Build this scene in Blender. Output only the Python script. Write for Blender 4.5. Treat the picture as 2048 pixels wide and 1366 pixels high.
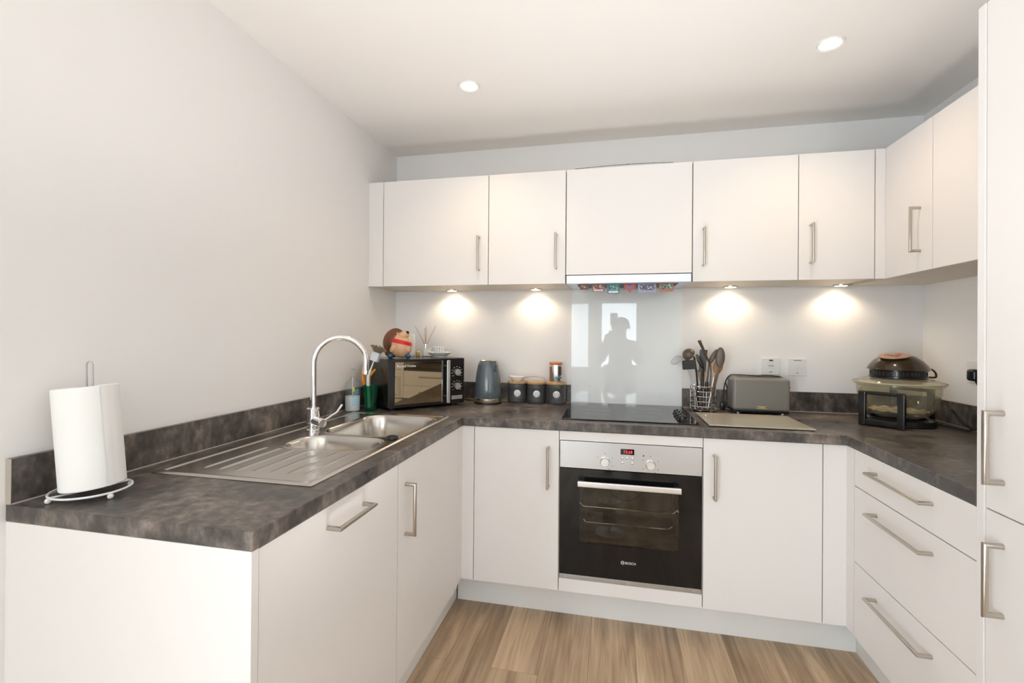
import bpy, bmesh, math, random
from mathutils import Vector, Matrix
random.seed(4)
PI = math.pi
S = bpy.context.scene
COL = S.collection
for o in list(bpy.data.objects):
    bpy.data.objects.remove(o)

# ------------------------------------------------------------------ camera
CAM = (1.3131, -2.6459, 1.296)
cam = bpy.data.objects.new('camera', bpy.data.cameras.new('camera'))
COL.objects.link(cam)
cam.data.sensor_width = 36.0
cam.data.sensor_fit = 'HORIZONTAL'
cam.data.lens = 925.07 / 2048 * 36
cam.data.shift_x = (1024 - 1025.38) / 2048
cam.data.shift_y = (664.69 - 683) / 2048
cam.data.clip_start = 0.02
yaw, pit, rol = 0.2129, 0.0039, 0.0078
A = Matrix(((math.cos(yaw), math.sin(yaw), 0), (-math.sin(yaw), math.cos(yaw), 0), (0, 0, 1)))
B = Matrix(((1, 0, 0), (0, math.cos(pit), math.sin(pit)), (0, -math.sin(pit), math.cos(pit))))
Q = Matrix(((math.cos(rol), 0, math.sin(rol)), (0, 1, 0), (-math.sin(rol), 0, math.cos(rol))))
R3 = Q @ B @ A
rot = Matrix((R3[0], R3[2], -R3[1])).transposed()
cam.matrix_world = Matrix.Translation(CAM) @ rot.to_4x4()
S.camera = cam

# ------------------------------------------------------------------ world, daylight, exposure
S.view_settings.view_transform = 'Standard'
S.view_settings.look = 'None'
S.view_settings.exposure = 0.19
S.view_settings.gamma = 1.0
S.view_settings.use_curve_mapping = False
w = bpy.data.worlds.new('sky')
S.world = w
w.use_nodes = True
w.node_tree.nodes['Background'].inputs[0].default_value = (0.80, 0.90, 1.0, 1)
w.node_tree.nodes['Background'].inputs[1].default_value = 6.0

def area(name, loc, sx, sy, power, color, rot_e):
    l = bpy.data.lights.new(name, 'AREA')
    l.shape = 'RECTANGLE'; l.size = sx; l.size_y = sy
    l.energy = power; l.color = color
    o = bpy.data.objects.new(name, l)
    COL.objects.link(o); o.location = loc; o.rotation_euler = rot_e
    return o
ADDED_STROBE = 74.0      # added fill light on the floor, out of view, bounced off the ceiling
DAY = (0.90, 0.945, 1.0)
REAR = -6.5
area('daylight_window', (0.475, REAR - 0.16, 1.29), 0.80, 1.30, 7, DAY, (PI / 2, 0, 0))
area('daylight_middle', (1.43, REAR - 0.16, 1.31), 0.72, 1.36, 16, DAY, (PI / 2, 0, 0))
area('added_side_light', (-0.16, -4.15, 1.04), 1.6, 1.78, 52, DAY, (PI / 2, 0, -PI / 2))  # added light from the left, out of view, to brighten the right run

# ------------------------------------------------------------------ materials
MATS = {}
def pbr(name, col, rough=0.5, metal=0.0, **kw):
    m = bpy.data.materials.new(name); m.use_nodes = True
    b = m.node_tree.nodes['Principled BSDF']
    b.inputs['Base Color'].default_value = (*col, 1)
    b.inputs['Roughness'].default_value = rough
    b.inputs['Metallic'].default_value = metal
    for k, v in kw.items():
        b.inputs[k.replace('_', ' ')].default_value = v
    MATS[name] = m
    return m
def srgb(r, g, b):
    f = lambda c: (c / 255 / 12.92) if c / 255 <= 0.04045 else ((c / 255 + 0.055) / 1.055) ** 2.4
    return (f(r), f(g), f(b))
def nodes(m):
    nt = m.node_tree
    return nt, nt.nodes['Principled BSDF'], nt.nodes, nt.links
def tex_noise(nt, scale, detail=4, rough=0.55, vec=None, sc=None, dist=0.0):
    n = nt.nodes.new('ShaderNodeTexNoise')
    n.inputs['Scale'].default_value = scale; n.inputs['Detail'].default_value = detail
    n.inputs['Roughness'].default_value = rough; n.inputs['Distortion'].default_value = dist
    if vec is None:
        g = nt.nodes.new('ShaderNodeNewGeometry'); vec = g.outputs['Position']
    if sc is not None:
        mp = nt.nodes.new('ShaderNodeMapping'); mp.inputs['Scale'].default_value = sc
        nt.links.new(vec, mp.inputs['Vector']); vec = mp.outputs['Vector']
    nt.links.new(vec, n.inputs['Vector'])
    return n
def ramp(nt, fac, stops):
    r = nt.nodes.new('ShaderNodeValToRGB')
    while len(r.color_ramp.elements) < len(stops): r.color_ramp.elements.new(0.5)
    for e, (p, c) in zip(r.color_ramp.elements, stops):
        e.position = p; e.color = (*c, 1)
    nt.links.new(fac, r.inputs['Fac'])
    return r
def bump(nt, b, h, strength, dist=0.002):
    bp = nt.nodes.new('ShaderNodeBump'); bp.inputs['Strength'].default_value = strength
    bp.inputs['Distance'].default_value = dist
    nt.links.new(h, bp.inputs['Height']); nt.links.new(bp.outputs['Normal'], b.inputs['Normal'])

WALL = pbr('wall_paint', (0.865, 0.84, 0.825), 0.75)
nt, b, N, L = nodes(WALL); bump(nt, b, tex_noise(nt, 260, 3).outputs['Fac'], 0.06, 0.001)
CEIL = pbr('ceiling_paint', (0.925, 0.90, 0.88), 0.85)
nt, b, N, L = nodes(CEIL); bump(nt, b, tex_noise(nt, 220, 3).outputs['Fac'], 0.05, 0.001)
DOOR = pbr('cabinet_laminate', (0.835, 0.797, 0.775), 0.38)
nt, b, N, L = nodes(DOOR); bump(nt, b, tex_noise(nt, 420, 2).outputs['Fac'], 0.03, 0.0005)
CARC = pbr('carcass_board', (0.78, 0.70, 0.60), 0.5)
nt, b, N, L = nodes(CARC); bump(nt, b, tex_noise(nt, 300, 2).outputs['Fac'], 0.03, 0.0005)
PLIN = pbr('plinth_board', (0.86, 0.845, 0.82), 0.42)
GAP = pbr('shadow_gap_edge', (0.42, 0.36, 0.28), 0.7)
# stone effect laminate
STONE = pbr('worktop_laminate', (0.1, 0.1, 0.1), 0.33)
nt, b, N, L = nodes(STONE)
n1 = tex_noise(nt, 6.0, 8, 0.66)
n2 = tex_noise(nt, 38, 7, 0.6, sc=(1, 1, 0.55))
mx = N.new('ShaderNodeMath'); mx.operation = 'MULTIPLY_ADD'; mx.inputs[1].default_value = 0.42
L.new(n2.outputs['Fac'], mx.inputs[0])
m2 = N.new('ShaderNodeMath'); m2.operation = 'MULTIPLY'; m2.inputs[1].default_value = 0.62
L.new(n1.outputs['Fac'], m2.inputs[0]); L.new(m2.outputs[0], mx.inputs[2])
r = ramp(nt, mx.outputs[0], [(0.36, srgb(50, 46, 45)), (0.47, srgb(70, 65, 62)), (0.55, srgb(98, 90, 85)), (0.68, srgb(152, 139, 129))])
L.new(r.outputs['Color'], b.inputs['Base Color'])
rr = ramp(nt, n1.outputs['Fac'], [(0.3, (0.26,) * 3), (0.7, (0.40,) * 3)]); L.new(rr.outputs['Color'], b.inputs['Roughness'])
EDGE = pbr('upstand_edge', (0.45, 0.40, 0.34), 0.5)
# oak effect vinyl floor, planks along y
FLOOR = pbr('oak_vinyl', (0.3, 0.2, 0.15), 0.42)
nt, b, N, L = nodes(FLOOR)
g = N.new('ShaderNodeNewGeometry')
mp = N.new('ShaderNodeMapping'); mp.inputs['Rotation'].default_value = (0, 0, PI / 2); mp.inputs['Location'].default_value = (0.35, 0.06, 0)
L.new(g.outputs['Position'], mp.inputs['Vector'])
bk = N.new('ShaderNodeTexBrick'); bk.offset = 0.37; bk.offset_frequency = 2
bk.inputs['Scale'].default_value = 1.0; bk.inputs['Brick Width'].default_value = 1.25; bk.inputs['Row Height'].default_value = 0.184
bk.inputs['Mortar Size'].default_value = 0.0012; bk.inputs['Mortar Smooth'].default_value = 0.3; bk.inputs['Bias'].default_value = 0
bk.inputs['Color1'].default_value = (0, 0, 0, 1); bk.inputs['Color2'].default_value = (1, 1, 1, 1); bk.inputs['Mortar'].default_value = (0.5, 0.5, 0.5, 1)
L.new(mp.outputs['Vector'], bk.inputs['Vector'])
sep = N.new('ShaderNodeSeparateXYZ'); L.new(g.outputs['Position'], sep.inputs[0])
ofs = N.new('ShaderNodeMath'); ofs.operation = 'MULTIPLY'; ofs.inputs[1].default_value = 7.0; L.new(bk.outputs['Color'], ofs.inputs[0])
cmb = N.new('ShaderNodeCombineXYZ'); L.new(sep.outputs['X'], cmb.inputs['X']); L.new(sep.outputs['Y'], cmb.inputs['Y']); L.new(ofs.outputs[0], cmb.inputs['Z'])
gr = tex_noise(nt, 1.0, 8, 0.62, vec=cmb.outputs[0], sc=(34, 1.5, 1), dist=1.2)
fine = tex_noise(nt, 1.0, 5, 0.6, vec=cmb.outputs[0], sc=(230, 5, 1))
big = tex_noise(nt, 1.0, 2, 0.5, vec=cmb.outputs[0], sc=(7, 0.9, 1), dist=0.8)
r1 = ramp(nt, gr.outputs['Fac'], [(0.28, srgb(174, 151, 126)), (0.5, srgb(211, 186, 157)), (0.74, srgb(233, 211, 184))])
r2 = ramp(nt, big.outputs['Fac'], [(0.34, srgb(178, 166, 154)), (0.62, srgb(255, 250, 244))])
mul = N.new('ShaderNodeMixRGB'); mul.blend_type = 'MULTIPLY'; mul.inputs['Fac'].default_value = 0.85
L.new(r1.outputs['Color'], mul.inputs[1]); L.new(r2.outputs['Color'], mul.inputs[2])
r3 = ramp(nt, fine.outputs['Fac'], [(0.36, (0.78, 0.76, 0.74)), (0.55, (1, 1, 1))])
mul2 = N.new('ShaderNodeMixRGB'); mul2.blend_type = 'MULTIPLY'; mul2.inputs['Fac'].default_value = 0.6
L.new(mul.outputs[0], mul2.inputs[1]); L.new(r3.outputs['Color'], mul2.inputs[2])
r4 = ramp(nt, bk.outputs['Fac'], [(0, (1, 1, 1)), (1, (0.55, 0.5, 0.46))])
mul3 = N.new('ShaderNodeMixRGB'); mul3.blend_type = 'MULTIPLY'; mul3.inputs['Fac'].default_value = 0.8
L.new(mul2.outputs[0], mul3.inputs[1]); L.new(r4.outputs['Color'], mul3.inputs[2])
L.new(mul3.outputs[0], b.inputs['Base Color'])
bump(nt, b, fine.outputs['Fac'], 0.08, 0.001)

def brushed(name, col, rough, sc, strength=0.04):
    m = pbr(name, col, rough, 1.0)
    nt, b, N, L = nodes(m)
    n = tex_noise(nt, 1.0, 3, 0.5, sc=sc)
    rr = ramp(nt, n.outputs['Fac'], [(0.3, (rough * 0.93,) * 3), (0.7, (rough * 1.08,) * 3)])
    L.new(rr.outputs['Color'], b.inputs['Roughness'])
    return m
NICKEL = pbr('brushed_nickel', (0.52, 0.475, 0.42), 0.28, 1.0)
STEEL = brushed('brushed_steel', (0.58, 0.60, 0.635), 0.30, (4, 300, 420))
SINKM = brushed('sink_steel', (0.62, 0.59, 0.55), 0.22, (120, 6, 120), 0.02)
CHROME = pbr('chrome', (0.86, 0.86, 0.87), 0.05, 1.0)
ALU = brushed('satin_aluminium', (0.78, 0.78, 0.79), 0.32, (6, 300, 300), 0.02)
BLKGLASS = pbr('black_glass', (0.006, 0.006, 0.0065), 0.04, 0, Specular_IOR_Level=0.42)
BLKPLA = pbr('black_plastic', (0.009, 0.009, 0.010), 0.22)
BLKMAT = pbr('black_rubber', (0.015, 0.014, 0.014), 0.55)
DARKGREY = pbr('dark_grey_nylon', (0.032, 0.027, 0.023), 0.38)
BROWNGREY = pbr('taupe_nylon', (0.12, 0.090, 0.065), 0.32)
WHITEPLA = pbr('white_plastic', (0.80, 0.79, 0.77), 0.3)
GREYINK = pbr('grey_ink', (0.25, 0.23, 0.22), 0.6)
WHITEINK = pbr('white_print', (0.85, 0.85, 0.85), 0.5)
SPLASH = pbr('back_painted_glass', (0.89, 0.91, 0.915), 0.02, 0, IOR=1.52)
PAPER = pbr('kitchen_paper', (0.90, 0.89, 0.87), 0.9)
nt, b, N, L = nodes(PAPER)
vo = N.new('ShaderNodeTexWave'); vo.wave_type = 'RINGS'; vo.inputs['Scale'].default_value = 14; vo.inputs['Distortion'].default_value = 9; vo.inputs['Detail'].default_value = 1
tc = N.new('ShaderNodeTexCoord'); L.new(tc.outputs['Object'], vo.inputs['Vector'])
bump(nt, b, vo.outputs['Fac'], 0.10, 0.0012)
CARD = pbr('cardboard_tube', (0.42, 0.31, 0.21), 0.8)
WHITEWIRE = pbr('white_coated_wire', (0.80, 0.79, 0.78), 0.35)
GREYWIRE = pbr('grey_coated_wire', (0.42, 0.41, 0.40), 0.35, 0.3)
KETTLE = pbr('slate_blue_enamel', (0.10, 0.125, 0.145), 0.16, 0, Coat_Weight=0.5)
nt, b, N, L = nodes(KETTLE); bump(nt, b, tex_noise(nt, 46, 2, 0.5).outputs['Fac'], 0.20, 0.004)
KBASE = brushed('champagne_steel', (0.72, 0.64, 0.52), 0.22, (300, 300, 600), 0.02)
TIN = pbr('charcoal_tin', (0.062, 0.064, 0.070), 0.38)
BAMBOO = pbr('bamboo', (0.55, 0.33, 0.15), 0.45)
nt, b, N, L = nodes(BAMBOO); n = tex_noise(nt, 1, 5, 0.6, sc=(20, 160, 160))
r = ramp(nt, n.outputs['Fac'], [(0.3, (0.46, 0.26, 0.11)), (0.7, (0.64, 0.41, 0.20))]); L.new(r.outputs['Color'], b.inputs['Base Color'])
WOOD = pbr('beech_utensil_wood', (0.45, 0.23, 0.085), 0.5)
nt, b, N, L = nodes(WOOD); n = tex_noise(nt, 1, 4, 0.6, sc=(120, 120, 14))
r = ramp(nt, n.outputs['Fac'], [(0.3, (0.36, 0.17, 0.06)), (0.7, (0.56, 0.31, 0.13))]); L.new(r.outputs['Color'], b.inputs['Base Color'])
CERAMIC = pbr('white_ceramic', (0.80, 0.79, 0.77), 0.15)
def clear(name, col, ior=1.45, rough=0.0, mixw=0.0):
    m = bpy.data.materials.new(name); m.use_nodes = True
    nt = m.node_tree; nt.nodes.clear()
    out = nt.nodes.new('ShaderNodeOutputMaterial')
    tr = nt.nodes.new('ShaderNodeBsdfTransparent'); tr.inputs[0].default_value = (*col, 1)
    gl = nt.nodes.new('ShaderNodeBsdfGlossy'); gl.inputs['Roughness'].default_value = rough + 0.02
    lw = nt.nodes.new('ShaderNodeLayerWeight'); lw.inputs['Blend'].default_value = 0.5
    pw = nt.nodes.new('ShaderNodeMath'); pw.operation = 'POWER'; pw.inputs[1].default_value = 3.2
    nt.links.new(lw.outputs['Facing'], pw.inputs[0])
    fr = nt.nodes.new('ShaderNodeMath'); fr.operation = 'MULTIPLY_ADD'; fr.inputs[1].default_value = 0.65
    fr.inputs[2].default_value = ((ior - 1) / (ior + 1)) ** 2
    nt.links.new(pw.outputs[0], fr.inputs[0])
    mx = nt.nodes.new('ShaderNodeMixShader')
    nt.links.new(fr.outputs[0], mx.inputs[0]); nt.links.new(tr.outputs[0], mx.inputs[1]); nt.links.new(gl.outputs[0], mx.inputs[2])
    last = mx
    if mixw:
        df = nt.nodes.new('ShaderNodeBsdfDiffuse'); df.inputs[0].default_value = (*col, 1)
        m3 = nt.nodes.new('ShaderNodeMixShader'); m3.inputs[0].default_value = mixw
        nt.links.new(mx.outputs[0], m3.inputs[1]); nt.links.new(df.outputs[0], m3.inputs[2]); last = m3
    nt.links.new(last.outputs[0], out.inputs[0])
    return m
PANE = clear('window_glass', (0.97, 0.99, 0.98))
BOWLGLASS = clear('smoky_bowl_glass', (0.955, 0.94, 0.86), 1.5, 0, 0.05)
OVENPANE = clear('oven_window_glass', (0.72, 0.69, 0.64), 1.5)
CLEARPLA = clear('clear_plastic', (0.92, 0.95, 0.95), 1.45, 0, 0.05)
GREENGL = clear('green_tumbler_glass', (0.10, 0.66, 0.47), 1.5, 0, 0.04)
BOARDGL = pbr('glass_board', (0.50, 0.465, 0.375), 0.03, 0, IOR=1.6)
def emit(name, col, s):
    m = bpy.data.materials.new(name); m.use_nodes = True
    b = m.node_tree.nodes['Principled BSDF']
    b.inputs['Base Color'].default_value = (*col, 1)
    b.inputs['Emission Color'].default_value = (*col, 1); b.inputs['Emission Strength'].default_value = s
    return m
LAMPW = emit('warm_lamp', (1.0, 0.86, 0.66), 14)
REDLED = emit('red_led_digits', (1.0, 0.04, 0.05), 2.2)

# ------------------------------------------------------------------ mesh helpers
class MB:
    def __init__(s): s.bm = bmesh.new(); s.wn = False
    def box(s, x0, x1, y0, y1, z0, z1, bev=0.0, seg=2, M=None):
        bm = s.bm
        vs = [bm.verts.new((x, y, z)) for x in (x0, x1) for y in (y0, y1) for z in (z0, z1)]
        F = [(0, 1, 3, 2), (4, 6, 7, 5), (0, 4, 5, 1), (2, 3, 7, 6), (0, 2, 6, 4), (1, 5, 7, 3)]
        fs = [bm.faces.new([vs[i] for i in f]) for f in F]
        geom = vs
        if bev:
            s.wn = True
            es = list({e for f in fs for e in f.edges})
            rb = bmesh.ops.bevel(bm, geom=es, offset=bev, segments=seg, profile=0.5, affect='EDGES')
            geom = list({v for f in rb['faces'] for v in f.verts} | {v for v in vs if v.is_valid})
        if M is not None:
            bmesh.ops.transform(bm, matrix=M, verts=geom)
        return s
    def tube(s, pts, r, n=10, closed=False, caps=True):
        bm = s.bm
        P = [Vector(p) for p in pts]; m = len(P)
        rad = r if isinstance(r, (list, tuple)) else [r] * m
        D = [(P[(i + 1) % m] - P[i]).normalized() for i in range(m if closed else m - 1)]
        d0 = D[0]
        ref = Vector((0, 0, 1)) if abs(d0.z) < 0.9 else Vector((1, 0, 0))
        u = d0.cross(ref).normalized()
        rings = []
        for i in range(m):
            dp = D[i - 1] if (i > 0 or closed) else D[0]
            dn = D[i] if i < len(D) else D[-1]
            if closed and i == 0: dp = D[-1]
            base = D[i - 1] if i > 0 else D[0]
            if i > 1:
                u = D[i - 2].rotation_difference(base) @ u
            u = (u - base * u.dot(base)).normalized()
            v = base.cross(u)
            t = (dp + dn)
            t = t.normalized() if t.length > 1e-6 else dn
            ring = []
            for k in range(n):
                a = 2 * PI * k / n
                o = (u * math.cos(a) + v * math.sin(a)) * rad[i]
                q = base.dot(t)
                if abs(q) > 0.2: o = o - base * (o.dot(t) / q)
                ring.append(bm.verts.new(P[i] + o))
            rings.append(ring)
        for i in range(m if closed else m - 1):
            a, c = rings[i], rings[(i + 1) % m]
            sh = 0
            if closed and i == m - 1:
                sh = min(range(n), key=lambda q: (a[0].co - c[q].co).length)
            for k in range(n):
                bm.faces.new((a[k], a[(k + 1) % n], c[(k + 1 + sh) % n], c[(k + sh) % n]))
        if caps and not closed:
            bm.faces.new(list(reversed(rings[0]))); bm.faces.new(rings[-1])
        return s
    def lathe(s, prof, c=(0, 0, 0), n=32, M=None, sx=1.0, sy=1.0, cap=False):
        bm = s.bm; c = Vector(c); rings = []; allv = []
        for (r, z) in prof:
            if r < 1e-6:
                ring = [bm.verts.new((c.x, c.y, c.z + z))]
            else:
                ring = [bm.verts.new((c.x + r * sx * math.cos(2 * PI * k / n), c.y + r * sy * math.sin(2 * PI * k / n), c.z + z)) for k in range(n)]
            rings.append(ring); allv += ring
        for a, d in zip(rings, rings[1:]):
            for k in range(n):
                k2 = (k + 1) % n
                if len(a) == 1 and len(d) == 1: continue
                if len(a) == 1: bm.faces.new((a[0], d[k2], d[k]))
                elif len(d) == 1: bm.faces.new((a[k], a[k2], d[0]))
                else: bm.faces.new((a[k], a[k2], d[k2], d[k]))
        if cap:
            for ring in (rings[0], rings[-1]):
                if len(ring) > 1: bm.faces.new(ring)
        if M is not None: bmesh.ops.transform(bm, matrix=M, verts=allv)
        return s
    def ball(s, c, r, sc=(1, 1, 1), n=16, M=None):
        ps = [(max(0, r * math.sin(PI * i / (n // 2))), -r * math.cos(PI * i / (n // 2))) for i in range(n // 2 + 1)]
        ps[0] = (0, -r); ps[-1] = (0, r)
        T = Matrix.Translation(c) @ (M if M is not None else Matrix()) @ Matrix.Diagonal((*sc, 1))
        return s.lathe(ps, (0, 0, 0), n, T)
    def prism(s, poly, z0, z1, M=None, bev=0.0):
        bm = s.bm
        a = [bm.verts.new((x, y, z0)) for x, y in poly]; c = [bm.verts.new((x, y, z1)) for x, y in poly]
        m = len(poly)
        f1 = bm.faces.new(list(reversed(a))); f2 = bm.faces.new(c)
        for k in range(m): bm.faces.new((a[k], a[(k + 1) % m], c[(k + 1) % m], c[k]))
        vs = a + c
        if bev:
            s.wn = True
            es = list(f1.edges) + list(f2.edges)
            rb = bmesh.ops.bevel(bm, geom=es, offset=bev, segments=2, profile=0.5, affect='EDGES')
            vs = list({v for f in rb['faces'] for v in f.verts} | {v for v in vs if v.is_valid})
        if M is not None: bmesh.ops.transform(bm, matrix=M, verts=vs)
        return s
    def cyl(s, c, r, z0, z1, n=28, M=None, bev=0.0):
        e = min(bev, (z1 - z0) / 2.1)
        pr = [(0, z0), (r - e, z0), (r, z0 + e), (r, z1 - e), (r - e, z1), (0, z1)] if e else [(0, z0), (r, z0), (r, z1), (0, z1)]
        return s.lathe(pr, c, n, M)
    def slab(s, xs, ys, keep, z0, z1):
        bm = s.bm; V = {}
        def v(i, j, z):
            if (i, j, z) not in V: V[(i, j, z)] = bm.verts.new((xs[i], ys[j], z1 if z else z0))
            return V[(i, j, z)]
        K = {(i, j) for i in range(len(xs) - 1) for j in range(len(ys) - 1) if keep((xs[i] + xs[i + 1]) / 2, (ys[j] + ys[j + 1]) / 2)}
        for (i, j) in K:
            bm.faces.new((v(i, j, 1), v(i + 1, j, 1), v(i + 1, j + 1, 1), v(i, j + 1, 1)))
            bm.faces.new((v(i, j, 0), v(i, j + 1, 0), v(i + 1, j + 1, 0), v(i + 1, j, 0)))
            for (di, dj, p, q) in ((-1, 0, (0, 0), (0, 1)), (1, 0, (1, 1), (1, 0)), (0, -1, (1, 0), (0, 0)), (0, 1, (0, 1), (1, 1))):
                if (i + di, j + dj) not in K:
                    bm.faces.new((v(i + p[0], j + p[1], 0), v(i + p[0], j + p[1], 1), v(i + q[0], j + q[1], 1), v(i + q[0], j + q[1], 0)))
        return s
    def build(s, name, mat, parent=None, local=False, smooth=35):
        bm = s.bm
        bmesh.ops.recalc_face_normals(bm, faces=bm.faces)
        me = bpy.data.meshes.new(name)
        o = bpy.data.objects.new(name, me)
        if parent is not None:
            if not local:
                off = Vector((0, 0, 0)); p = parent
                while p is not None: off += p.location; p = p.parent
                bmesh.ops.translate(bm, vec=-off, verts=bm.verts)
            o.parent = parent
        else:
            lo = [min(v.co[i] for v in bm.verts) for i in range(3)]; hi = [max(v.co[i] for v in bm.verts) for i in range(3)]
            c = Vector(((lo[0] + hi[0]) / 2, (lo[1] + hi[1]) / 2, lo[2]))
            bmesh.ops.translate(bm, vec=-c, verts=bm.verts); o.location = c
        bm.to_mesh(me); bm.free()
        me.materials.append(mat)
        if smooth:
            for p in me.polygons: p.use_smooth = True
            me.set_sharp_from_angle(angle=math.radians(smooth))
        COL.objects.link(o)
        if s.wn:
            wn = o.modifiers.new('normals', 'WEIGHTED_NORMAL'); wn.keep_sharp = True; wn.weight = 100
        return o
def tag(o, label, cat, group=None):
    o['label'] = label; o['category'] = cat
    if group: o['group'] = group
    return o
def thing(name, label, cat, loc, rz=0.0, group=None):
    o = bpy.data.objects.new(name, None); o.empty_display_size = 0.05
    COL.objects.link(o); o.location = loc; o.rotation_euler = (0, 0, rz)
    return tag(o, label, cat, group)
def struct(name, mb, mat, parent=None):
    o = mb.build(name, mat, parent, smooth=0)
    if parent is None: o['kind'] = 'structure'
    return o
def text(name, body, size, mat, parent, loc, rot, extrude=0.0002, align='CENTER'):
    c = bpy.data.curves.new(name, 'FONT'); c.body = body; c.size = size; c.extrude = extrude
    c.align_x = align; c.align_y = 'CENTER'
    f = bpy.data.objects.new(name, c); COL.objects.link(f)
    bpy.context.view_layer.update()
    me = bpy.data.meshes.new_from_object(f.evaluated_get(bpy.context.evaluated_depsgraph_get()))
    bpy.data.objects.remove(f); bpy.data.curves.remove(c)
    me.name = name; me.materials.clear(); me.materials.append(mat)
    o = bpy.data.objects.new(name, me); COL.objects.link(o); o.parent = parent
    off = Vector((0, 0, 0)); p = parent
    while p is not None and not parent.get('_local'): off += p.location; p = p.parent
    o.location = Vector(loc) - off; o.rotation_euler = rot
    return o
def bez(p, n=12):
    # Catmull-Rom through the points
    P = [Vector(q) for q in p]; P = [P[0] * 2 - P[1]] + P + [P[-1] * 2 - P[-2]]; out = []
    for i in range(1, len(P) - 2):
        for k in range(n):
            t = k / n; a, b_, c, d = P[i - 1], P[i], P[i + 1], P[i + 2]
            out.append(0.5 * ((2 * b_) + (c - a) * t + (2 * a - 5 * b_ + 4 * c - d) * t * t + (3 * b_ - a - 3 * c + d) * t ** 3))
    out.append(P[-2]); return out

# ------------------------------------------------------------------ room shell
W, H = 2.802, 2.3885
T = 0.12
struct('floor', MB().box(-T, W + T, REAR - T, T, -0.1, 0), FLOOR)
struct('ceiling', MB().box(-T, W + T, REAR - T, T, H, H + 0.1), CEIL)
struct('wall_back', MB().box(-T, W + T, 0, T, 0, H), WALL)
struct('wall_right', MB().box(W, W + T, REAR, 0, 0, H), WALL)
def wall_with_holes(name, us, zs, holes, f):
    m = MB()
    for i in range(len(us) - 1):
        for j in range(len(zs) - 1):
            uc, zc = (us[i] + us[i + 1]) / 2, (zs[j] + zs[j + 1]) / 2
            if any(h[0] < uc < h[1] and h[2] < zc < h[3] for h in holes): continue
            f(m, us[i], us[i + 1], zs[j], zs[j + 1])
    return struct(name, m, WALL)
WIN = (0.06, 0.89, 0.62, 1.95); DR = (1.06, 1.80, 0.62, 1.96); SIDE = (-5.0, -3.3, 0.1, 2.0)  # SIDE is an added opening, out of view, for extra light
wall_with_holes('wall_rear', [0, WIN[0], WIN[1], DR[0], DR[1], W], [0, DR[2], WIN[3], DR[3], H], [WIN, DR],
                lambda m, a, c, d, e: m.box(a, c, REAR - T, REAR, d, e))
wall_with_holes('wall_left', [REAR, SIDE[0], SIDE[1], 0], [0, SIDE[2], SIDE[3], H], [SIDE],
                lambda m, a, c, d, e: m.box(-T, 0, a, c, d, e))
def rear_frame(name, h, t=0.045):
    m = MB()
    y0, y1 = REAR - 0.07, REAR - 0.02
    for (a, c, d, e) in ((h[0], h[0] + t, h[2], h[3]), (h[1] - t, h[1], h[2], h[3]), (h[0] + t, h[1] - t, h[2], h[2] + t), (h[0] + t, h[1] - t, h[3] - t * 1.2, h[3])):
        m.box(a, c, y0, y1, d, e)
    o = struct(name, m, WHITEPLA)
    g = MB().box(h[0] + t, h[1] - t, REAR - 0.048, REAR - 0.042, h[2] + t, h[3] - t * 1.2).build('pane', PANE, o)
    return o
rear_frame('window_1', WIN); rear_frame('window_3', DR)
m = MB(); t = 0.05
for (a, c, d, e) in ((SIDE[0], SIDE[0] + t, SIDE[2], SIDE[3]), (SIDE[1] - t, SIDE[1], SIDE[2], SIDE[3]), (SIDE[0] + t, SIDE[1] - t, SIDE[2], SIDE[2] + t), (SIDE[0] + t, SIDE[1] - t, SIDE[3] - t, SIDE[3])):
    m.box(-0.08, -0.03, a, c, d, e)
o = struct('added_side_window', m, WHITEPLA)  # added window, out of view, frames the extra light from the left
MB().box(-0.058, -0.052, SIDE[0] + t, SIDE[1] - t, SIDE[2] + t, SIDE[3] - t).build('pane', PANE, o)

# ------------------------------------------------------------------ fitted kitchen
ZD0, ZD1, ZT0, ZT = 0.160, 0.869, 0.8723, 0.910
XL, YB, XR = 0.6391, -0.6035, 2.2118
XDL, YD, XDR = 0.634, -0.5903, 2.2149
YEND = -1.8796
def handle(parent, p0, p1, out, r=0.0062):
    p0, p1, out = Vector(p0), Vector(p1), Vector(out)
    m = MB().tube([p0, p0 + out, p1 + out, p1], r, 14)
    return m.build('handle', NICKEL, parent)
HV = 0.166
# left run
def door_x(parent, y0, y1, z0, z1, x, sgn, name='door'):   # front facing +-x
    m = MB().box(min(x, x - sgn * 0.018), max(x, x - sgn * 0.018), y0, y1, z0, z1, 0.0012)
    return m.build(name, DOOR, parent)
def door_y(parent, x0, x1, z0, z1, y, name='door', mat=None):
    return MB().box(x0, x1, y, y + 0.018, z0, z1, 0.0012).build(name, mat or DOOR, parent)
t = thing('dishwasher', 'integrated dishwasher front with horizontal bar handle, under the draining board', 'dishwasher', (0.3, -1.555, 0))
MB().box(0.06, XDL - 0.022, -1.852, -1.257, ZD0, 0.780).build('body', CARC, t)
d = door_x(t, -1.857, -1.2525, ZD0 - 0.01, ZD1, XDL, 1)
handle(d, (XDL, -1.632, 0.818), (XDL, -1.466, 0.818), (0.035, 0, 0))
t = thing('base_cabinet', 'white sink base cabinet with upright handle, beside the dishwasher', 'cabinet', (0.3, -0.95, 0), group='white base units')
MB().box(0.06, XDL - 0.022, -1.247, -0.648, ZD0, 0.69).build('carcass', CARC, t)
d = door_x(t, -1.2485, -0.648, ZD0 - 0.01, ZD1, XDL, 1)
handle(d, (XDL, -1.197, 0.622), (XDL, -1.197, 0.622 + HV), (0.035, 0, 0))
tag(MB().box(0.0, XDL + 0.002, -1.8785, -1.8598, 0, ZT0 - 0.0003, 0.001).build('end_panel', DOOR),
    'tall white end panel closing the worktop run below the paper towels', 'panel')
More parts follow.
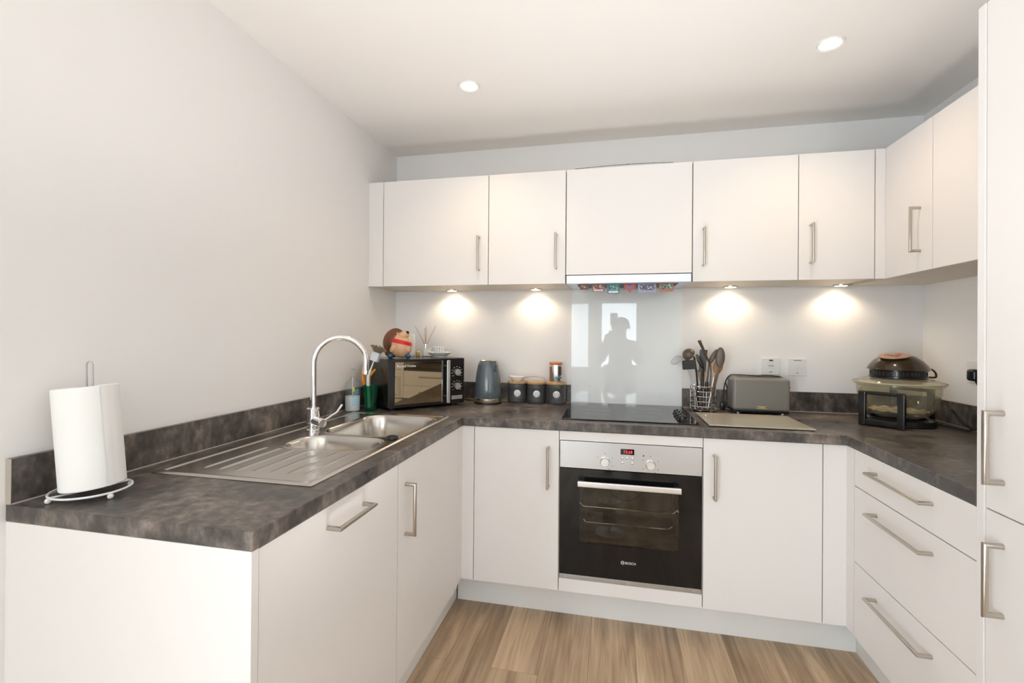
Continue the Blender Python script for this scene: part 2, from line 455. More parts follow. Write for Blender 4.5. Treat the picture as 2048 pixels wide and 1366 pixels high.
# corner post, left
m = MB(); m.prism([(XDL - 0.018, -0.6465), (XDL, -0.6465), (XDL, YD), (0.690, YD), (0.690, YD + 0.018), (XDL - 0.018, YD + 0.018)], ZD0, ZD1)
tag(m.build('corner_post', DOOR), 'narrow white corner post where the sink run meets the oven run', 'filler panel')
# back run
t = thing('base_cabinet', 'white base cabinet with upright handle, immediately left of the oven', 'cabinet', (0.88, -0.3, 0), group='white base units')
MB().box(0.66, 1.084, YD + 0.022, -0.02, ZD0, 0.868).build('carcass', CARC, t)
d = door_y(t, 0.6925, 1.0830, ZD0, ZD1, YD)
handle(d, (1.0365, YD, 0.620), (1.0365, YD, 0.620 + HV + 0.006), (0, -0.035, 0))
t = thing('oven_housing', 'white housing unit framing the built-in oven with strips above and below', 'cabinet', (1.385, -0.3, 0))
m = MB(); m.box(1.085, 1.0862, YD + 0.004, -0.02, ZD0, 0.868); m.box(1.6838, 1.685, YD + 0.004, -0.02, ZD0, 0.868); m.box(1.0862, 1.6838, -0.05, -0.032, ZD0, 0.868)
m.build('carcass', CARC, t)
door_y(t, 1.0865, 1.6835, 0.8285, ZD1, YD, 'top_strip'); door_y(t, 1.0865, 1.6835, ZD0, 0.2175, YD, 'bottom_strip')
t = thing('base_cabinet', 'white base cabinet with upright handle, immediately right of the oven', 'cabinet', (1.9, -0.3, 0), group='white base units')
MB().box(1.686, 2.16, YD + 0.022, -0.02, ZD0, 0.868).build('carcass', CARC, t)
d = door_y(t, 1.6870, 2.1305, ZD0, ZD1, YD)
handle(d, (1.7275, YD, 0.626), (1.7275, YD, 0.626 + HV + 0.006), (0, -0.035, 0))
m = MB(); m.prism([(2.1335, YD), (XDR, YD), (XDR, -0.6485), (XDR + 0.018, -0.6485), (XDR + 0.018, YD + 0.018), (2.1335, YD + 0.018)], ZD0, ZD1)
tag(m.build('corner_post', DOOR), 'narrow white corner post between the base cabinet and the drawers', 'filler panel')
# right run drawers
t = thing('drawer_unit', 'white unit of three wide drawers with long bar handles', 'drawers', (2.5, -0.95, 0))
MB().box(XDR + 0.022, 2.78, -1.252, -0.652, ZD0, 0.868).build('carcass', CARC, t)
for z0, z1, hz in ((0.7325, ZD1, 0.817), (0.4460, 0.7295, 0.673), (ZD0, 0.4430, 0.378)):
    d = door_x(t, -1.2535, -0.6515, z0, z1, XDR, -1, 'drawer_front')
    handle(d, (XDR, -0.800, hz), (XDR, -1.088, hz), (-0.035, 0, 0))
# tall unit
t = thing('tall_cabinet', 'tall white larder cabinet with two doors at the right edge', 'cabinet', (2.5, -1.58, 0))
MB().box(XDR - 0.0015, W - 0.002, -1.2790, -1.2555, 0, 2.128, 0.001).build('side_panel', DOOR, t)
MB().box(XDR + 0.022, W - 0.01, -1.885, -1.2795, 0.15, 2.12).build('carcass', CARC, t)
for z0, z1, h0 in ((0.8785, 2.128, 0.9535), (0.15, 0.8755, 0.6400)):
    d = door_x(t, -1.885, -1.2815, z0, z1, XDR + 0.001, -1)
    handle(d, (XDR, -1.333, h0), (XDR, -1.333, h0 + 0.164), (-0.035, 0, 0), 0.0068)
MB().box(XDR - 0.0015, W - 0.002, -1.910, -1.8865, 0, 2.128, 0.001).build('side_panel', DOOR, t)
MB().box(XDR + 0.05, XDR + 0.066, -1.886, -1.2795, 0, 0.148).build('plinth', PLIN, t)
# plinths
tag(MB().box(0.5805, 2.2985, -0.4843, -0.4683, 0, 0.157, 0.001).build('plinth', PLIN), 'white plinth along the floor beneath the oven', 'plinth')
tag(MB().box(0.5565, 0.5725, -1.858, -0.4700, 0, 0.149, 0.001).build('plinth', PLIN), 'recessed plinth beneath the sink and dishwasher fronts', 'plinth')
tag(MB().box(2.2990, 2.3150, -1.254, -0.4690, 0, 0.157, 0.001).build('plinth', PLIN), 'recessed plinth beneath the three drawers', 'plinth')
# worktop
SK = (0.0853, 0.5783, -1.6205, -0.6120)     # sink outline x0,x1,y0,y1
xs = [0.0005, SK[0] + 0.03, SK[1] - 0.025, XL, XR, W - 0.0005]
ys = [YEND, SK[2] + 0.02, -1.2545, SK[3] - 0.02, YB, -0.0005]
def keep(x, y):
    if SK[0] + 0.03 < x < SK[1] - 0.025 and SK[2] + 0.02 < y < SK[3] - 0.02: return False
    return y > YB or x < XL or (x > XR and y > -1.2545)
o = MB().slab(xs, ys, keep, ZT0, ZT).build('worktop', STONE)
bv = o.modifiers.new('edge', 'BEVEL'); bv.width = 0.0028; bv.segments = 3; bv.limit_method = 'ANGLE'; bv.harden_normals = True
tag(o, 'dark stone effect worktop running in a U round the kitchen', 'worktop')
UT = 0.016
def upst(label, x0, x1, y0, y1):
    o = MB().box(x0, x1, y0, y1, ZT + 0.0002, 1.0108, 0.001).build('upstand', STONE)
    tag(o, label, 'upstand', 'dark stone effect upstands'); return o
SEAL = pbr('sealant', (0.50, 0.46, 0.41), 0.4)
u_ = upst('dark upstand on the long left wall behind the sink', 0.0002, UT, YEND + 0.001, -0.0165)
MB().box(0.0002, UT, YEND - 0.0005, YEND + 0.0008, ZT + 0.0002, 1.0108).build('end_cap', EDGE, u_)
v_ = upst('dark upstand behind the kettle and the three canisters', 0.0002, 1.0825, -UT, -0.0002)
MB().box(UT + 0.003, 1.0825, -UT - 0.003, -UT, ZT + 0.0002, ZT + 0.0028).build('sealant_bead', SEAL, v_)
v_ = upst('dark upstand behind the toaster, right of the glass splashback', 1.6825, W - 0.0002, -UT, -0.0002)
MB().box(1.6825, W - UT - 0.003, -UT - 0.003, -UT, ZT + 0.0002, ZT + 0.0028).build('sealant_bead', SEAL, v_)
v_ = upst('dark upstand on the right wall beside the glass bowl oven', W - UT, W - 0.0002, -1.2545, -UT - 0.0004)
MB().box(W - UT - 0.003, W - UT, -1.2545, -UT - 0.003, ZT + 0.0002, ZT + 0.0028).build('sealant_bead', SEAL, v_)
MB().box(UT, UT + 0.003, YEND + 0.002, -0.0195, ZT + 0.0002, ZT + 0.0028).build('sealant_bead', SEAL, u_)
# glass splashback
tag(MB().box(1.0840, 1.6812, -0.0065, -0.0002, 0.9102, 1.5500, 0.0006).build('splashback', SPLASH),
    'pale grey glass splashback behind the hob', 'splashback')

# wall cabinets
YU, XU, ZU0, ZU1 = -0.3338, 2.4708, 1.5509, 2.1190
tag(MB().prism([(0.0008, YU), (0.0870, YU), (0.0870, YU + 0.018), (0.0008, YU + 0.018)], ZU0, ZU1).build('filler_panel', DOOR),
    'narrow white filler strip between left wall and wall cabinets', 'filler panel')
WG = 'white wall cabinets'
def wall_unit(label, x0, x1, hx, z0=ZU0, cz0=None, back=-0.003):
    t = thing('wall_cabinet', label, 'cabinet', ((x0 + x1) / 2, -0.16, z0), group=WG)
    MB().box(x0 + 0.0005, x1 - 0.0005, YU + 0.020, back, (cz0 or z0 + 0.003), ZU1 - 0.002).build('carcass', CARC, t)
    d = door_y(t, x0 + 0.0012, x1 - 0.0012, z0, ZU1, YU)
    if hx: handle(d, (hx, YU, 1.6275), (hx, YU, 1.6275 + HV + 0.003), (0, -0.033, 0), 0.0056)
    return t
t = wall_unit('white wall cabinet above the microwave, handle on its right', 0.0886, 0.6807, 0.632)
MB().box(0.0005, 0.0885, YU + 0.021, -0.003, ZU0 + 0.003, ZU0 + 0.021).build('return_panel', CARC, t)
wall_unit('narrower white wall cabinet above the canisters, left of the extractor', 0.6815, 1.0805, 1.0335)
wall_unit('white door without handle covering the extractor above the hob', 1.0825, 1.6775, None, 1.5935)
wall_unit('white wall cabinet above the toaster, handle on its left', 1.6795, 2.1295, 1.7265)
wall_unit('narrow white wall cabinet nearest the right corner, handle on its left', 2.1305, 2.4320, 2.179)
m = MB(); m.prism([(2.4345, YU), (XU, YU), (XU, YU - 0.004), (XU + 0.018, YU - 0.004), (XU + 0.018, YU + 0.018), (2.4345, YU + 0.018)], ZU0, ZU1)
tag(m.build('corner_post', DOOR), 'narrow white corner post between the wall cabinets', 'filler panel')
for y0, y1, hy, lab in ((-0.6390, YU - 0.0055, -0.570, 'white side wall cabinet above the glass bowl oven, with visible handle'),
                        (-1.2530, -0.6410, -1.200, 'white side wall cabinet beside the tall larder')):
    t = thing('wall_cabinet', lab, 'cabinet', (2.64, (y0 + y1) / 2, ZU0), group=WG)
    MB().box(XU + 0.020, W - 0.003, y0 + 0.001, y1 - 0.001 if y0 > -0.9 else y1, ZU0 + 0.003, ZU1 - 0.002).build('carcass', CARC, t)
    d = door_x(t, y0 + 0.001, y1 - 0.001, ZU0, ZU1, XU, -1)
    handle(d, (XU, hy, 1.6305), (XU, hy, 1.6305 + HV), (-0.033, 0, 0), 0.0056)
    if y0 > -0.9:
        MB().box(XU + 0.020, W - 0.003, YU - 0.003, -0.003, ZU0 + 0.003, ZU0 + 0.021).build('base_board', CARC, t)

# ------------------------------------------------------------------ extractor hood
t = thing('extractor_hood', 'slim stainless steel extractor hood above the hob', 'extractor hood', (1.38, -0.17, 1.549))
MB().box(1.0860, 1.6740, YU - 0.003, YU + 0.012, 1.5512, 1.5895, 0.001).build('front_strip', STEEL, t)
m = MB()
m.box(1.0860, 1.1360, YU + 0.0125, -0.012, 1.5500, 1.5560); m.box(1.6240, 1.6740, YU + 0.0125, -0.012, 1.5500, 1.5560)
m.box(1.1362, 1.6238, -0.055, -0.012, 1.5500, 1.5560); m.box(1.1362, 1.6238, YU + 0.0125, -0.300, 1.5500, 1.5560)
m.build('underside_frame', STEEL, t)
f = MB()
for k in range(2):
    f.box(1.1370 + k * 0.2435, 1.1370 + k * 0.2435 + 0.2425, -0.2995, -0.0555, 1.5525, 1.5560)
FILT = pbr('grease_filter', (0.12, 0.12, 0.12), 0.5, 0.8)
f.build('grease_filter', FILT, t)
MB().box(1.0865, 1.6735, YU + 0.021, -0.012, 1.5570, 1.5920).build('casing', BLKMAT, t)
# souvenir magnets under the hood
MG = 'souvenir magnets under the extractor'
def mag(label, x0, x1, h, col, col2, shape='tag', y=-0.285):
    t = thing('magnet', label, 'magnet', ((x0 + x1) / 2, y, 1.5495 - h), group=MG)
    c, wd = (x0 + x1) / 2, (x1 - x0) / 2
    M = Matrix.Translation((c, y, 1.5495)) @ Matrix.Rotation(PI / 2, 4, 'X')
    if shape == 'heart':
        P = [(0.0625 * 0 + wd * math.sin(a) ** 3, h * (-0.5) + h * 0.5 * (13 * math.cos(a) - 5 * math.cos(2 * a) - 2 * math.cos(3 * a) - math.cos(4 * a)) / 14.5) for a in [2 * PI * k / 28 for k in range(28)]]
        top = max(p[1] for p in P); P = [(x, z - top) for x, z in P]; P.reverse()
        MB().prism(P, -0.002, 0.002, M, 0.0006).build('body', pbr('magnet_body', col, 0.35), t)
        MB().prism([(x * 0.66, z * 0.62 - h * 0.16) for x, z in P], 0.002, 0.003, M).build('picture', pbr('magnet_picture', col2, 0.4), t)
    else:
        r = min(wd, h / 2) * 0.35
        P = []
        for cx, cz, a0 in ((wd - r, -r, 0), (-wd + r, -r, 90), (-wd + r, -h + r, 180), (wd - r, -h + r, 270)):
            for k in range(5):
                a = math.radians(a0 + 90 * k / 4); P.append((cx + r * math.cos(a), cz + r * math.sin(a)))
        MB().prism(P, -0.002, 0.002, M, 0.0006).build('body', pbr('magnet_body', col, 0.35), t)
        mm = pbr('magnet_picture', col2, 0.4)
        nt, b, N, L = nodes(mm); n = tex_noise(nt, 90, 3)
        rr = ramp(nt, n.outputs['Fac'], [(0.38, tuple(c_ * 0.35 for c_ in col2)), (0.52, col2), (0.66, (0.7, 0.66, 0.58))]); L.new(rr.outputs['Color'], b.inputs['Base Color'])
        MB().prism([(x * 0.82, z * 0.62 - h * 0.07) for x, z in P], 0.002, 0.0028, M).build('picture', mm, t)
        if shape == 'strip':
            MB().box(c - wd * 0.75, c + wd * 0.75, y - 0.0032, y - 0.002, 1.5495 - h * 0.92, 1.5495 - h * 0.74).build('caption_strip', WHITEINK, t)
mag('dark maroon souvenir magnet under the left end of the extractor', 1.150, 1.190, 0.026, (0.16, 0.03, 0.025), (0.30, 0.08, 0.05))
mag('reddish souvenir magnet with a white strip, second from left', 1.211, 1.272, 0.036, (0.30, 0.10, 0.07), (0.34, 0.10, 0.08), 'strip')
mag('teal souvenir magnet with a white strip, left of the heart', 1.284, 1.346, 0.047, (0.02, 0.22, 0.27), (0.08, 0.28, 0.30), 'strip')
mag('red heart shaped souvenir magnet under the extractor', 1.366, 1.424, 0.044, (0.62, 0.05, 0.06), (0.22, 0.18, 0.30), 'heart')
mag('wide lilac and dark blue souvenir magnet, right of the heart', 1.434, 1.520, 0.046, (0.36, 0.36, 0.50), (0.14, 0.13, 0.24))
mag('green souvenir magnet with red tip under the right end', 1.534, 1.600, 0.040, (0.45, 0.16, 0.11), (0.10, 0.18, 0.11))

# thin black cord on top of the extractor door
m = MB(); pts = bez([(1.125, YU - 0.001, 2.1203), (1.25, YU - 0.001, 2.1240), (1.38, YU - 0.001, 2.1262), (1.50, YU - 0.001, 2.1240), (1.590, YU - 0.001, 2.1203)], 8)
m.tube(pts, 0.0011, 6)
for k in range(4, len(pts) - 4, 4): m.ball(pts[k], 0.0021, n=8)
tag(m.build('beaded_cord', BLKMAT), 'thin black beaded cord lying along the top of the extractor door', 'cord')

# ------------------------------------------------------------------ lamps
def spot(name, loc, energy, size, blend, col, radius=0.03, parent=None):
    l = bpy.data.lights.new(name, 'SPOT'); l.energy = energy; l.spot_size = math.radians(size); l.spot_blend = blend
    l.color = col; l.shadow_soft_size = radius
    o = bpy.data.objects.new(name, l); COL.objects.link(o)
    if parent is not None:
        o.parent = parent; o.location = Vector(loc) - parent.location
    else: o.location = loc
    return o
WARM = (1.0, 0.80, 0.56)
for (x, y), lab in (((0.6885, -0.7036), 'lit recessed ceiling downlight, the one nearer the left wall'), ((2.0975, -0.7190), 'lit recessed ceiling downlight, the one nearer the tall larder')):
    t = thing('downlight', lab, 'downlight', (x, y, H - 0.004), group='ceiling downlights')
    MB().lathe([(0.0365, -0.001), (0.047, -0.0035), (0.0475, -0.0005), (0.0475, 0.0035), (0.036, 0.0035), (0.0365, -0.001)], (x, y, H - 0.004), 40).build('trim_ring', WHITEPLA, t)
    MB().cyl((x, y, H - 0.004), 0.036, -0.0008, 0.0025, 32).build('lamp_face', LAMPW, t)
    spot('downlight_beam', (x, y, H - 0.012), 10, 124, 0.8, (1.0, 0.74, 0.47), 0.035, t)
for x, lab in ((0.3875, 'under-cabinet light above the microwave'), (0.8870, 'under-cabinet light above the canisters'), (1.9090, 'under-cabinet light above the toaster'), (2.4180, 'under-cabinet light above the glass bowl oven')):
    y = -0.062
    t = thing('puck_light', 'small round lit ' + lab, 'under-cabinet light', (x, y, 1.5465), group='under-cabinet lights')
    MB().lathe([(0.027, 0), (0.034, 0.001), (0.0345, 0.0072), (0.0, 0.0072)], (x, y, 1.5465), 32).build('housing', KBASE, t)
    MB().cyl((x, y, 1.5467), 0.0268, 0, 0.002, 28).build('lamp_face', LAMPW, t)
    spot('puck_beam', (x, y, 1.543), 3.0, 150, 0.6, WARM, 0.022, t)

# ------------------------------------------------------------------ oven
YO = YD - 0.004
t = thing('built_in_oven', 'built-in electric oven with steel control panel and black glass door', 'oven', (1.383, YD, 0.22))
MB().box(1.0890, 1.6805, YO, YO + 0.022, 0.7095, 0.8265, 0.001).build('control_panel', STEEL, t)
for kx, kz in ((1.2842, 0.745), (1.4746, 0.7435)):
    M = Matrix.Translation((kx, YO, kz)) @ Matrix.Rotation(PI / 2, 4, 'X')
    MB().lathe([(0.0205, 0), (0.0205, 0.003), (0.0185, 0.005), (0.0180, 0.018), (0.0165, 0.0205), (0, 0.0205)], n=36, M=M).build('knob', ALU, t)
    tk = MB()
    for a in (90, 150, 30, -30, 210, 250, -60):
        if (a == 210 or a == 250) and kx < 1.4: continue
        tk.box(kx + 0.036 * math.cos(math.radians(a)) - 0.0022, kx + 0.036 * math.cos(math.radians(a)) + 0.0022, YO - 0.0002, YO + 0.001, kz + 0.036 * math.sin(math.radians(a)) - 0.002, kz + 0.036 * math.sin(math.radians(a)) + 0.002)
    tk.build('dial_lettering', GREYINK, t)
d = MB().box(1.3500, 1.4070, YO - 0.0008, YO + 0.002, 0.7805, 0.8050, 0.0004).build('clock_display', BLKGLASS, t)
text('digits', '11:18', 0.0175, REDLED, d, (1.3805, YO - 0.0012, 0.7925), (PI / 2, 0, 0))
for bx, bz in ((1.3575, 0.7665), (1.3785, 0.7665), (1.3995, 0.7665), (1.3575, 0.7455), (1.3995, 0.7455)):
    MB().ball((bx, YO, bz), 0.0058, (1, 0.6, 1), 16).build('button', ALU, t)
M = Matrix.Translation((1.4455, YO, 0.7805)) @ Matrix.Rotation(PI / 2, 4, 'X')
MB().cyl((0, 0, 0), 0.0032, 0, 0.0012, 16, M).build('indicator_lamp', pbr('dark_red_lens', (0.05, 0.008, 0.01), 0.2), t)
# door: black glass with a window opening
wx0, wx1, wz0, wz1 = 1.1755, 1.5895, 0.3835, 0.6260
m = MB()
xs_ = [1.0895, wx0, wx1, 1.6800]; zs_ = [0.2400, wz0, wz1, 0.7065]
for i in range(3):
    for j in range(3):
        if not (i == 1 and j == 1): m.box(xs_[i], xs_[i + 1], YO, YO + 0.020, zs_[j], zs_[j + 1])
bmesh.ops.remove_doubles(m.bm, verts=m.bm.verts, dist=1e-6)
d = m.build('oven_door', BLKGLASS, t, smooth=0)
MB().box(wx0 + 0.0002, wx1 - 0.0002, YO + 0.0015, YO + 0.006, wz0 + 0.0002, wz1 - 0.0002).build('window_pane', OVENPANE, d)
m = MB(); m.box(1.1690, 1.5950, YO - 0.046, YO - 0.034, 0.6405, 0.6655, 0.004, 3)
m.build('handle_bar', ALU, d)
for hx in (1.186, 1.578): MB().box(hx - 0.012, hx + 0.012, YO - 0.036, YO, 0.650, 0.668, 0.003).build('handle_bracket', BLKPLA, d)
text('brand_lettering', 'BOSCH', 0.0140, WHITEINK, d, (1.3945, YO - 0.0004, 0.3150), (PI / 2, 0, 0))
M = Matrix.Translation((1.3615, YO - 0.0004, 0.3155)) @ Matrix.Rotation(PI / 2, 4, 'X')
m = MB(); m.tube([(0.0072 * math.cos(2 * PI * k / 24) + 1.3615, YO - 0.0003, 0.0072 * math.sin(2 * PI * k / 24) + 0.3155) for k in range(24)], 0.0006, 6, closed=True)
for sx in (-1, 1):
    m.box(1.3615 + sx * 0.0034 - 0.0008, 1.3615 + sx * 0.0034 + 0.0008, YO - 0.0006, YO, 0.3115, 0.3195)
m.box(1.3588, 1.3642, YO - 0.0006, YO, 0.3149, 0.3161)
m.build('round_emblem', WHITEINK, d)
m = MB(); m.box(1.0890, 1.6805, YO + 0.001, YO + 0.02, 0.2190, 0.2385, 0.001); tr = m.build('vent_trim', STEEL, t)
for sx in (1.116, 1.385, 1.652):
    M = Matrix.Translation((sx, YO + 0.001, 0.2285)) @ Matrix.Rotation(PI / 2, 4, 'X')
    MB().cyl((0, 0, 0), 0.0032, 0, 0.0012, 12, M).build('screw', ALU, tr)
# cavity
ENAM = pbr('oven_enamel', (0.25, 0.22, 0.19), 0.35)
nt, b, N, L = nodes(ENAM); n = tex_noise(nt, 9, 4)
r = ramp(nt, n.outputs['Fac'], [(0.35, (0.24, 0.20, 0.16)), (0.65, (0.50, 0.42, 0.33))]); L.new(r.outputs['Color'], b.inputs['Base Color'])
m = MB(); x0, x1, y0, y1, z0, z1 = 1.145, 1.620, YO + 0.024, -0.12, 0.345, 0.665
m.box(x0 - 0.004, x0, y0, y1, z0, z1); m.box(x1, x1 + 0.004, y0, y1, z0, z1); m.box(x0, x1, y1, y1 + 0.004, z0, z1)
m.box(x0, x1, y0, y1, z0 - 0.004, z0); m.box(x0, x1, y0, y1, z1, z1 + 0.004)
m.build('cavity', ENAM, t)
MB().lathe([(0.02, 0), (0.085, 0.002), (0.095, 0.010), (0.088, 0.012), (0, 0.012)], n=36, M=Matrix.Translation((1.385, y1 - 0.014, 0.51)) @ Matrix.Rotation(-PI / 2, 4, 'X')).build('fan_cover', ENAM, t)
for rz in (0.525, 0.455):
    m = MB()
    yf, yb = y0 + 0.03, y1 - 0.03
    if rz > 0.5:
        m.tube([(x0 + 0.012, yf, rz + 0.018), (x0 + 0.03, yf, rz + 0.014), (x0 + 0.045, yf, rz), (x1 - 0.045, yf, rz), (x1 - 0.03, yf, rz + 0.014), (x1 - 0.012, yf, rz + 0.018)], 0.0028, 8)
        for k in range(9):
            xx = x0 + 0.06 + k * 0.045; m.tube([(xx, yf, rz), (xx, yb, rz)], 0.0014, 6)
        m.tube([(x0 + 0.03, yb, rz), (x1 - 0.03, yb, rz)], 0.0022, 6)
        for xx in (x0 + 0.03, x1 - 0.03): m.tube([(xx, yf, rz + 0.014), (xx, yb, rz)], 0.0022, 6)
    else:
        m.tube([(x0 + 0.045, yf, rz + 0.012), (x0 + 0.055, yf, rz), (x1 - 0.065, yf, rz), (x1 - 0.05, yf, rz + 0.012)], 0.0026, 8)
        m.tube([(x0 + 0.03, yb, rz + 0.02), (x1 - 0.03, yb, rz + 0.02)], 0.002, 6)
        for xx in (x0 + 0.055, x1 - 0.065): m.tube([(xx, yf, rz), (xx, yb, rz + 0.02)], 0.002, 6)
    m.build('oven_shelf', CHROME, t)
for xx, sg in ((x0, 1), (x1, -1)):
    m = MB()
    for k in range(6):
        z = 0.40 + k * 0.042; m.tube([(xx + sg * 0.006, y0 + 0.02, z), (xx + sg * 0.006, y1 - 0.02, z)], 0.0022, 6)
    for yy in (y0 + 0.02, y1 - 0.02): m.tube([(xx + sg * 0.006, yy, 0.39), (xx + sg * 0.006, yy, 0.63)], 0.0022, 6)
    m.build('shelf_runner', CHROME, t)

# ------------------------------------------------------------------ hob
t = thing('hob', 'black glass electric hob set in the worktop over the oven', 'hob', (1.384, -0.28, ZT))
MB().box(1.0880, 1.6800, -0.5330, -0.0200, ZT + 0.0004, ZT + 0.0055, 0.0015).build('glass_top', BLKGLASS, t)
m = MB()
for rx, ry, rr_ in ((1.23, -0.40, 0.080), (1.23, -0.155, 0.075), (1.48, -0.155, 0.095), (1.46, -0.40, 0.075)):
    m.lathe([(rr_ - 0.0012, 0), (rr_, 0), (rr_, 0.0002), (rr_ - 0.0012, 0.0002), (rr_ - 0.0012, 0)], (rx, ry, ZT + 0.0055), 48)
m.build('zone_rings', pbr('zone_print', (0.10, 0.10, 0.10), 0.3), t)
for k in range(4):
    kx, ky = 1.622, -0.452 + k * 0.058
    m = MB().lathe([(0.0215, 0), (0.0215, 0.003), (0.0175, 0.006), (0.0165, 0.017), (0.0145, 0.0195), (0, 0.0195)], (kx, ky, ZT + 0.0055), 28)
    m.box(kx - 0.003, kx + 0.003, ky - 0.017, ky + 0.017, ZT + 0.020, ZT + 0.030, 0.001)
    m.build('knob', BLKPLA, t)

# ------------------------------------------------------------------ sink and tap
def sstep(a, b_, x):
    q = min(1, max(0, (x - a) / (b_ - a))); return q * q * (3 - 2 * q)
def rr_sdf(x, y, x0, x1, y0, y1, r):
    cx, cy, hx, hy = (x0 + x1) / 2, (y0 + y1) / 2, (x1 - x0) / 2 - r, (y1 - y0) / 2 - r
    qx, qy = abs(x - cx) - hx, abs(y - cy) - hy
    return math.hypot(max(qx, 0), max(qy, 0)) + min(max(qx, qy), 0) - r
GRV = (0.187, 0.239, 0.295, 0.350, 0.405, 0.457, 0.505)
def sink_z(x, y):
    d0 = rr_sdf(x, y, SK[0], SK[1], SK[2], SK[3], 0.012)
    z = 0.0040 * sstep(0, -0.007, d0) + 0.0006
    z -= 0.0034 * sstep(-0.017, -0.024, d0)
    dm = rr_sdf(x, y, 0.207, 0.553, -1.065, -0.655, 0.085)
    z -= 0.160 * sstep(0.002, -0.034, dm) + 0.006 * sstep(-0.03, -0.15, dm)
    z += 0.0016 * math.exp(-((dm - 0.006) / 0.004) ** 2)
    dh = rr_sdf(x, y, 0.212, 0.532, -1.292, -1.105, 0.075)
    z -= 0.105 * sstep(0.002, -0.030, dh)
    z += 0.0016 * math.exp(-((dh - 0.006) / 0.004) ** 2)
    if y < -1.25:
        for gx in GRV:
            z += 0.0030 * math.exp(-((x - gx) / 0.0042) ** 2) * sstep(-1.555, -1.535, y) * sstep(-1.300, -1.318, y)
    return z
m = MB(); nx, ny = 124, 252; V = []
for i in range(nx + 1):
    for j in range(ny + 1):
        x = SK[0] + (SK[1] - SK[0]) * i / nx; y = SK[2] + (SK[3] - SK[2]) * j / ny
        V.append(m.bm.verts.new((x, y, ZT + 0.0006 + sink_z(x, y))))
for i in range(nx):
    for j in range(ny):
        a = i * (ny + 1) + j; m.bm.faces.new((V[a], V[a + ny + 1], V[a + ny + 2], V[a + 1]))
t = thing('sink', 'stainless steel one and a half bowl sink with ridged draining board', 'sink', (0.332, -1.115, ZT))
m.build('basin_and_drainer', SINKM, t, smooth=180)
for wx, wy, wz in ((0.38, -0.86, ZT - 0.163), (0.372, -1.198, ZT - 0.1035)):
    MB().lathe([(0.0, 0.001), (0.022, 0.0005), (0.032, 0.002), (0.040, 0.003), (0.040, -0.004)], (wx, wy, wz), 28).build('strainer', CHROME, t)
tag(MB().lathe([(0.0, 0.004), (0.012, 0.004), (0.014, 0.010), (0.020, 0.009), (0.022, 0.001), (0.0, 0.0)], (0.5310, -1.090, ZT + 0.0022), 24).build('sink_plug', BLKMAT),
    'small dark sink plug on the rim between the two bowls', 'plug')
TX, TY = 0.1665, -1.036
t = thing('mixer_tap', 'tall chrome mixer tap with swan neck spout behind the sink', 'tap', (TX, TY, ZT + 0.001))
MB().lathe([(0, 0), (0.0265, 0), (0.0265, 0.006), (0.0225, 0.008), (0.0215, 0.030), (0.0245, 0.034), (0.0248, 0.086), (0.0225, 0.088), (0.0128, 0.088), (0.0128, 0.094), (0.0, 0.094)], (TX, TY, ZT + 0.0024), 36).build('body', CHROME, t)
dx, dy = math.cos(math.radians(38)), math.sin(math.radians(38))
pts = [(TX, TY, ZT + 0.090), (TX, TY, 1.10), (TX, TY, 1.179)]
RA = 0.0985
for k in range(1, 25):
    a = PI - PI * k / 24 * 1.02
    pts.append((TX + dx * (RA + RA * math.cos(a)), TY + dy * (RA + RA * math.cos(a)), 1.179 + RA * math.sin(a)))
e = Vector(pts[-1]); pts.append(tuple(e + Vector((0, 0, -0.035))))
sp = MB().tube(pts, 0.0108, 20).build('spout', CHROME, t)
MB().cyl((e.x, e.y, e.z - 0.047), 0.0122, 0, 0.014, 20, bev=0.002).build('aerator', CHROME, sp)
a0 = Vector((TX + 0.012, TY - 0.006, 0.9530)); a1 = Vector((TX + 0.072, TY - 0.040, 0.9505))
lv = MB().tube([a0, a1 - (a1 - a0).normalized() * 0.004, a1], [0.0175, 0.0175, 0.0145], 24).build('lever_hub', CHROME, t)
MB().tube([a1 + Vector((0.0, 0.006, 0.010)), (0.2560, -1.0150, 0.9830), (0.2690, -0.9980, 1.0120)], [0.0042, 0.0046, 0.0050], 12).build('lever', ALU, lv)

# ------------------------------------------------------------------ paper towels
PX, PY = 0.1125, -1.7860
t = thing('paper_towel_holder', 'white wire paper towel stand on ball feet', 'paper towel holder', (PX, PY, ZT))
MB().tube([(PX + 0.0745 * math.cos(2 * PI * k / 48), PY + 0.0745 * math.sin(2 * PI * k / 48), ZT + 0.0135) for k in range(48)], 0.0026, 8, closed=True).build('base_ring', WHITEWIRE, t)
m = MB()
for a in (75, 255): m.tube([(PX + 0.0735 * math.cos(math.radians(a)), PY + 0.0735 * math.sin(math.radians(a)), ZT + 0.0135), (PX, PY, ZT + 0.0135)], 0.0024, 8)
m.build('cross_bar', WHITEWIRE, t)
for a in (250, 350, 70, 170):
    MB().ball((PX + 0.0745 * math.cos(math.radians(a)), PY + 0.0745 * math.sin(math.radians(a)), ZT + 0.0062), 0.0064, n=16).build('ball_foot', WHITEWIRE, t)
ux, uy = 0.90 * 0.0060, 0.43 * 0.0060
pts = [(PX - ux, PY - uy, ZT + 0.0135), (PX - ux - 0.008, PY - uy - 0.002, 1.215)] + [(PX - 0.008 - ux * math.cos(PI * k / 10), PY - 0.002 - uy * math.cos(PI * k / 10), 1.215 + 0.0085 * math.sin(PI * k / 10)) for k in range(1, 10)] + [(PX + ux - 0.008, PY + uy - 0.002, 1.215), (PX + ux, PY + uy, ZT + 0.0135)]
MB().tube(pts, 0.0019, 8).build('upright_loop', GREYWIRE, t)
t = thing('paper_towel_roll', 'white embossed kitchen paper roll standing on the wire stand', 'paper towel roll', (PX + 0.0045, PY + 0.001, ZT + 0.0166))
RX, RY = PX + 0.0045, PY + 0.001
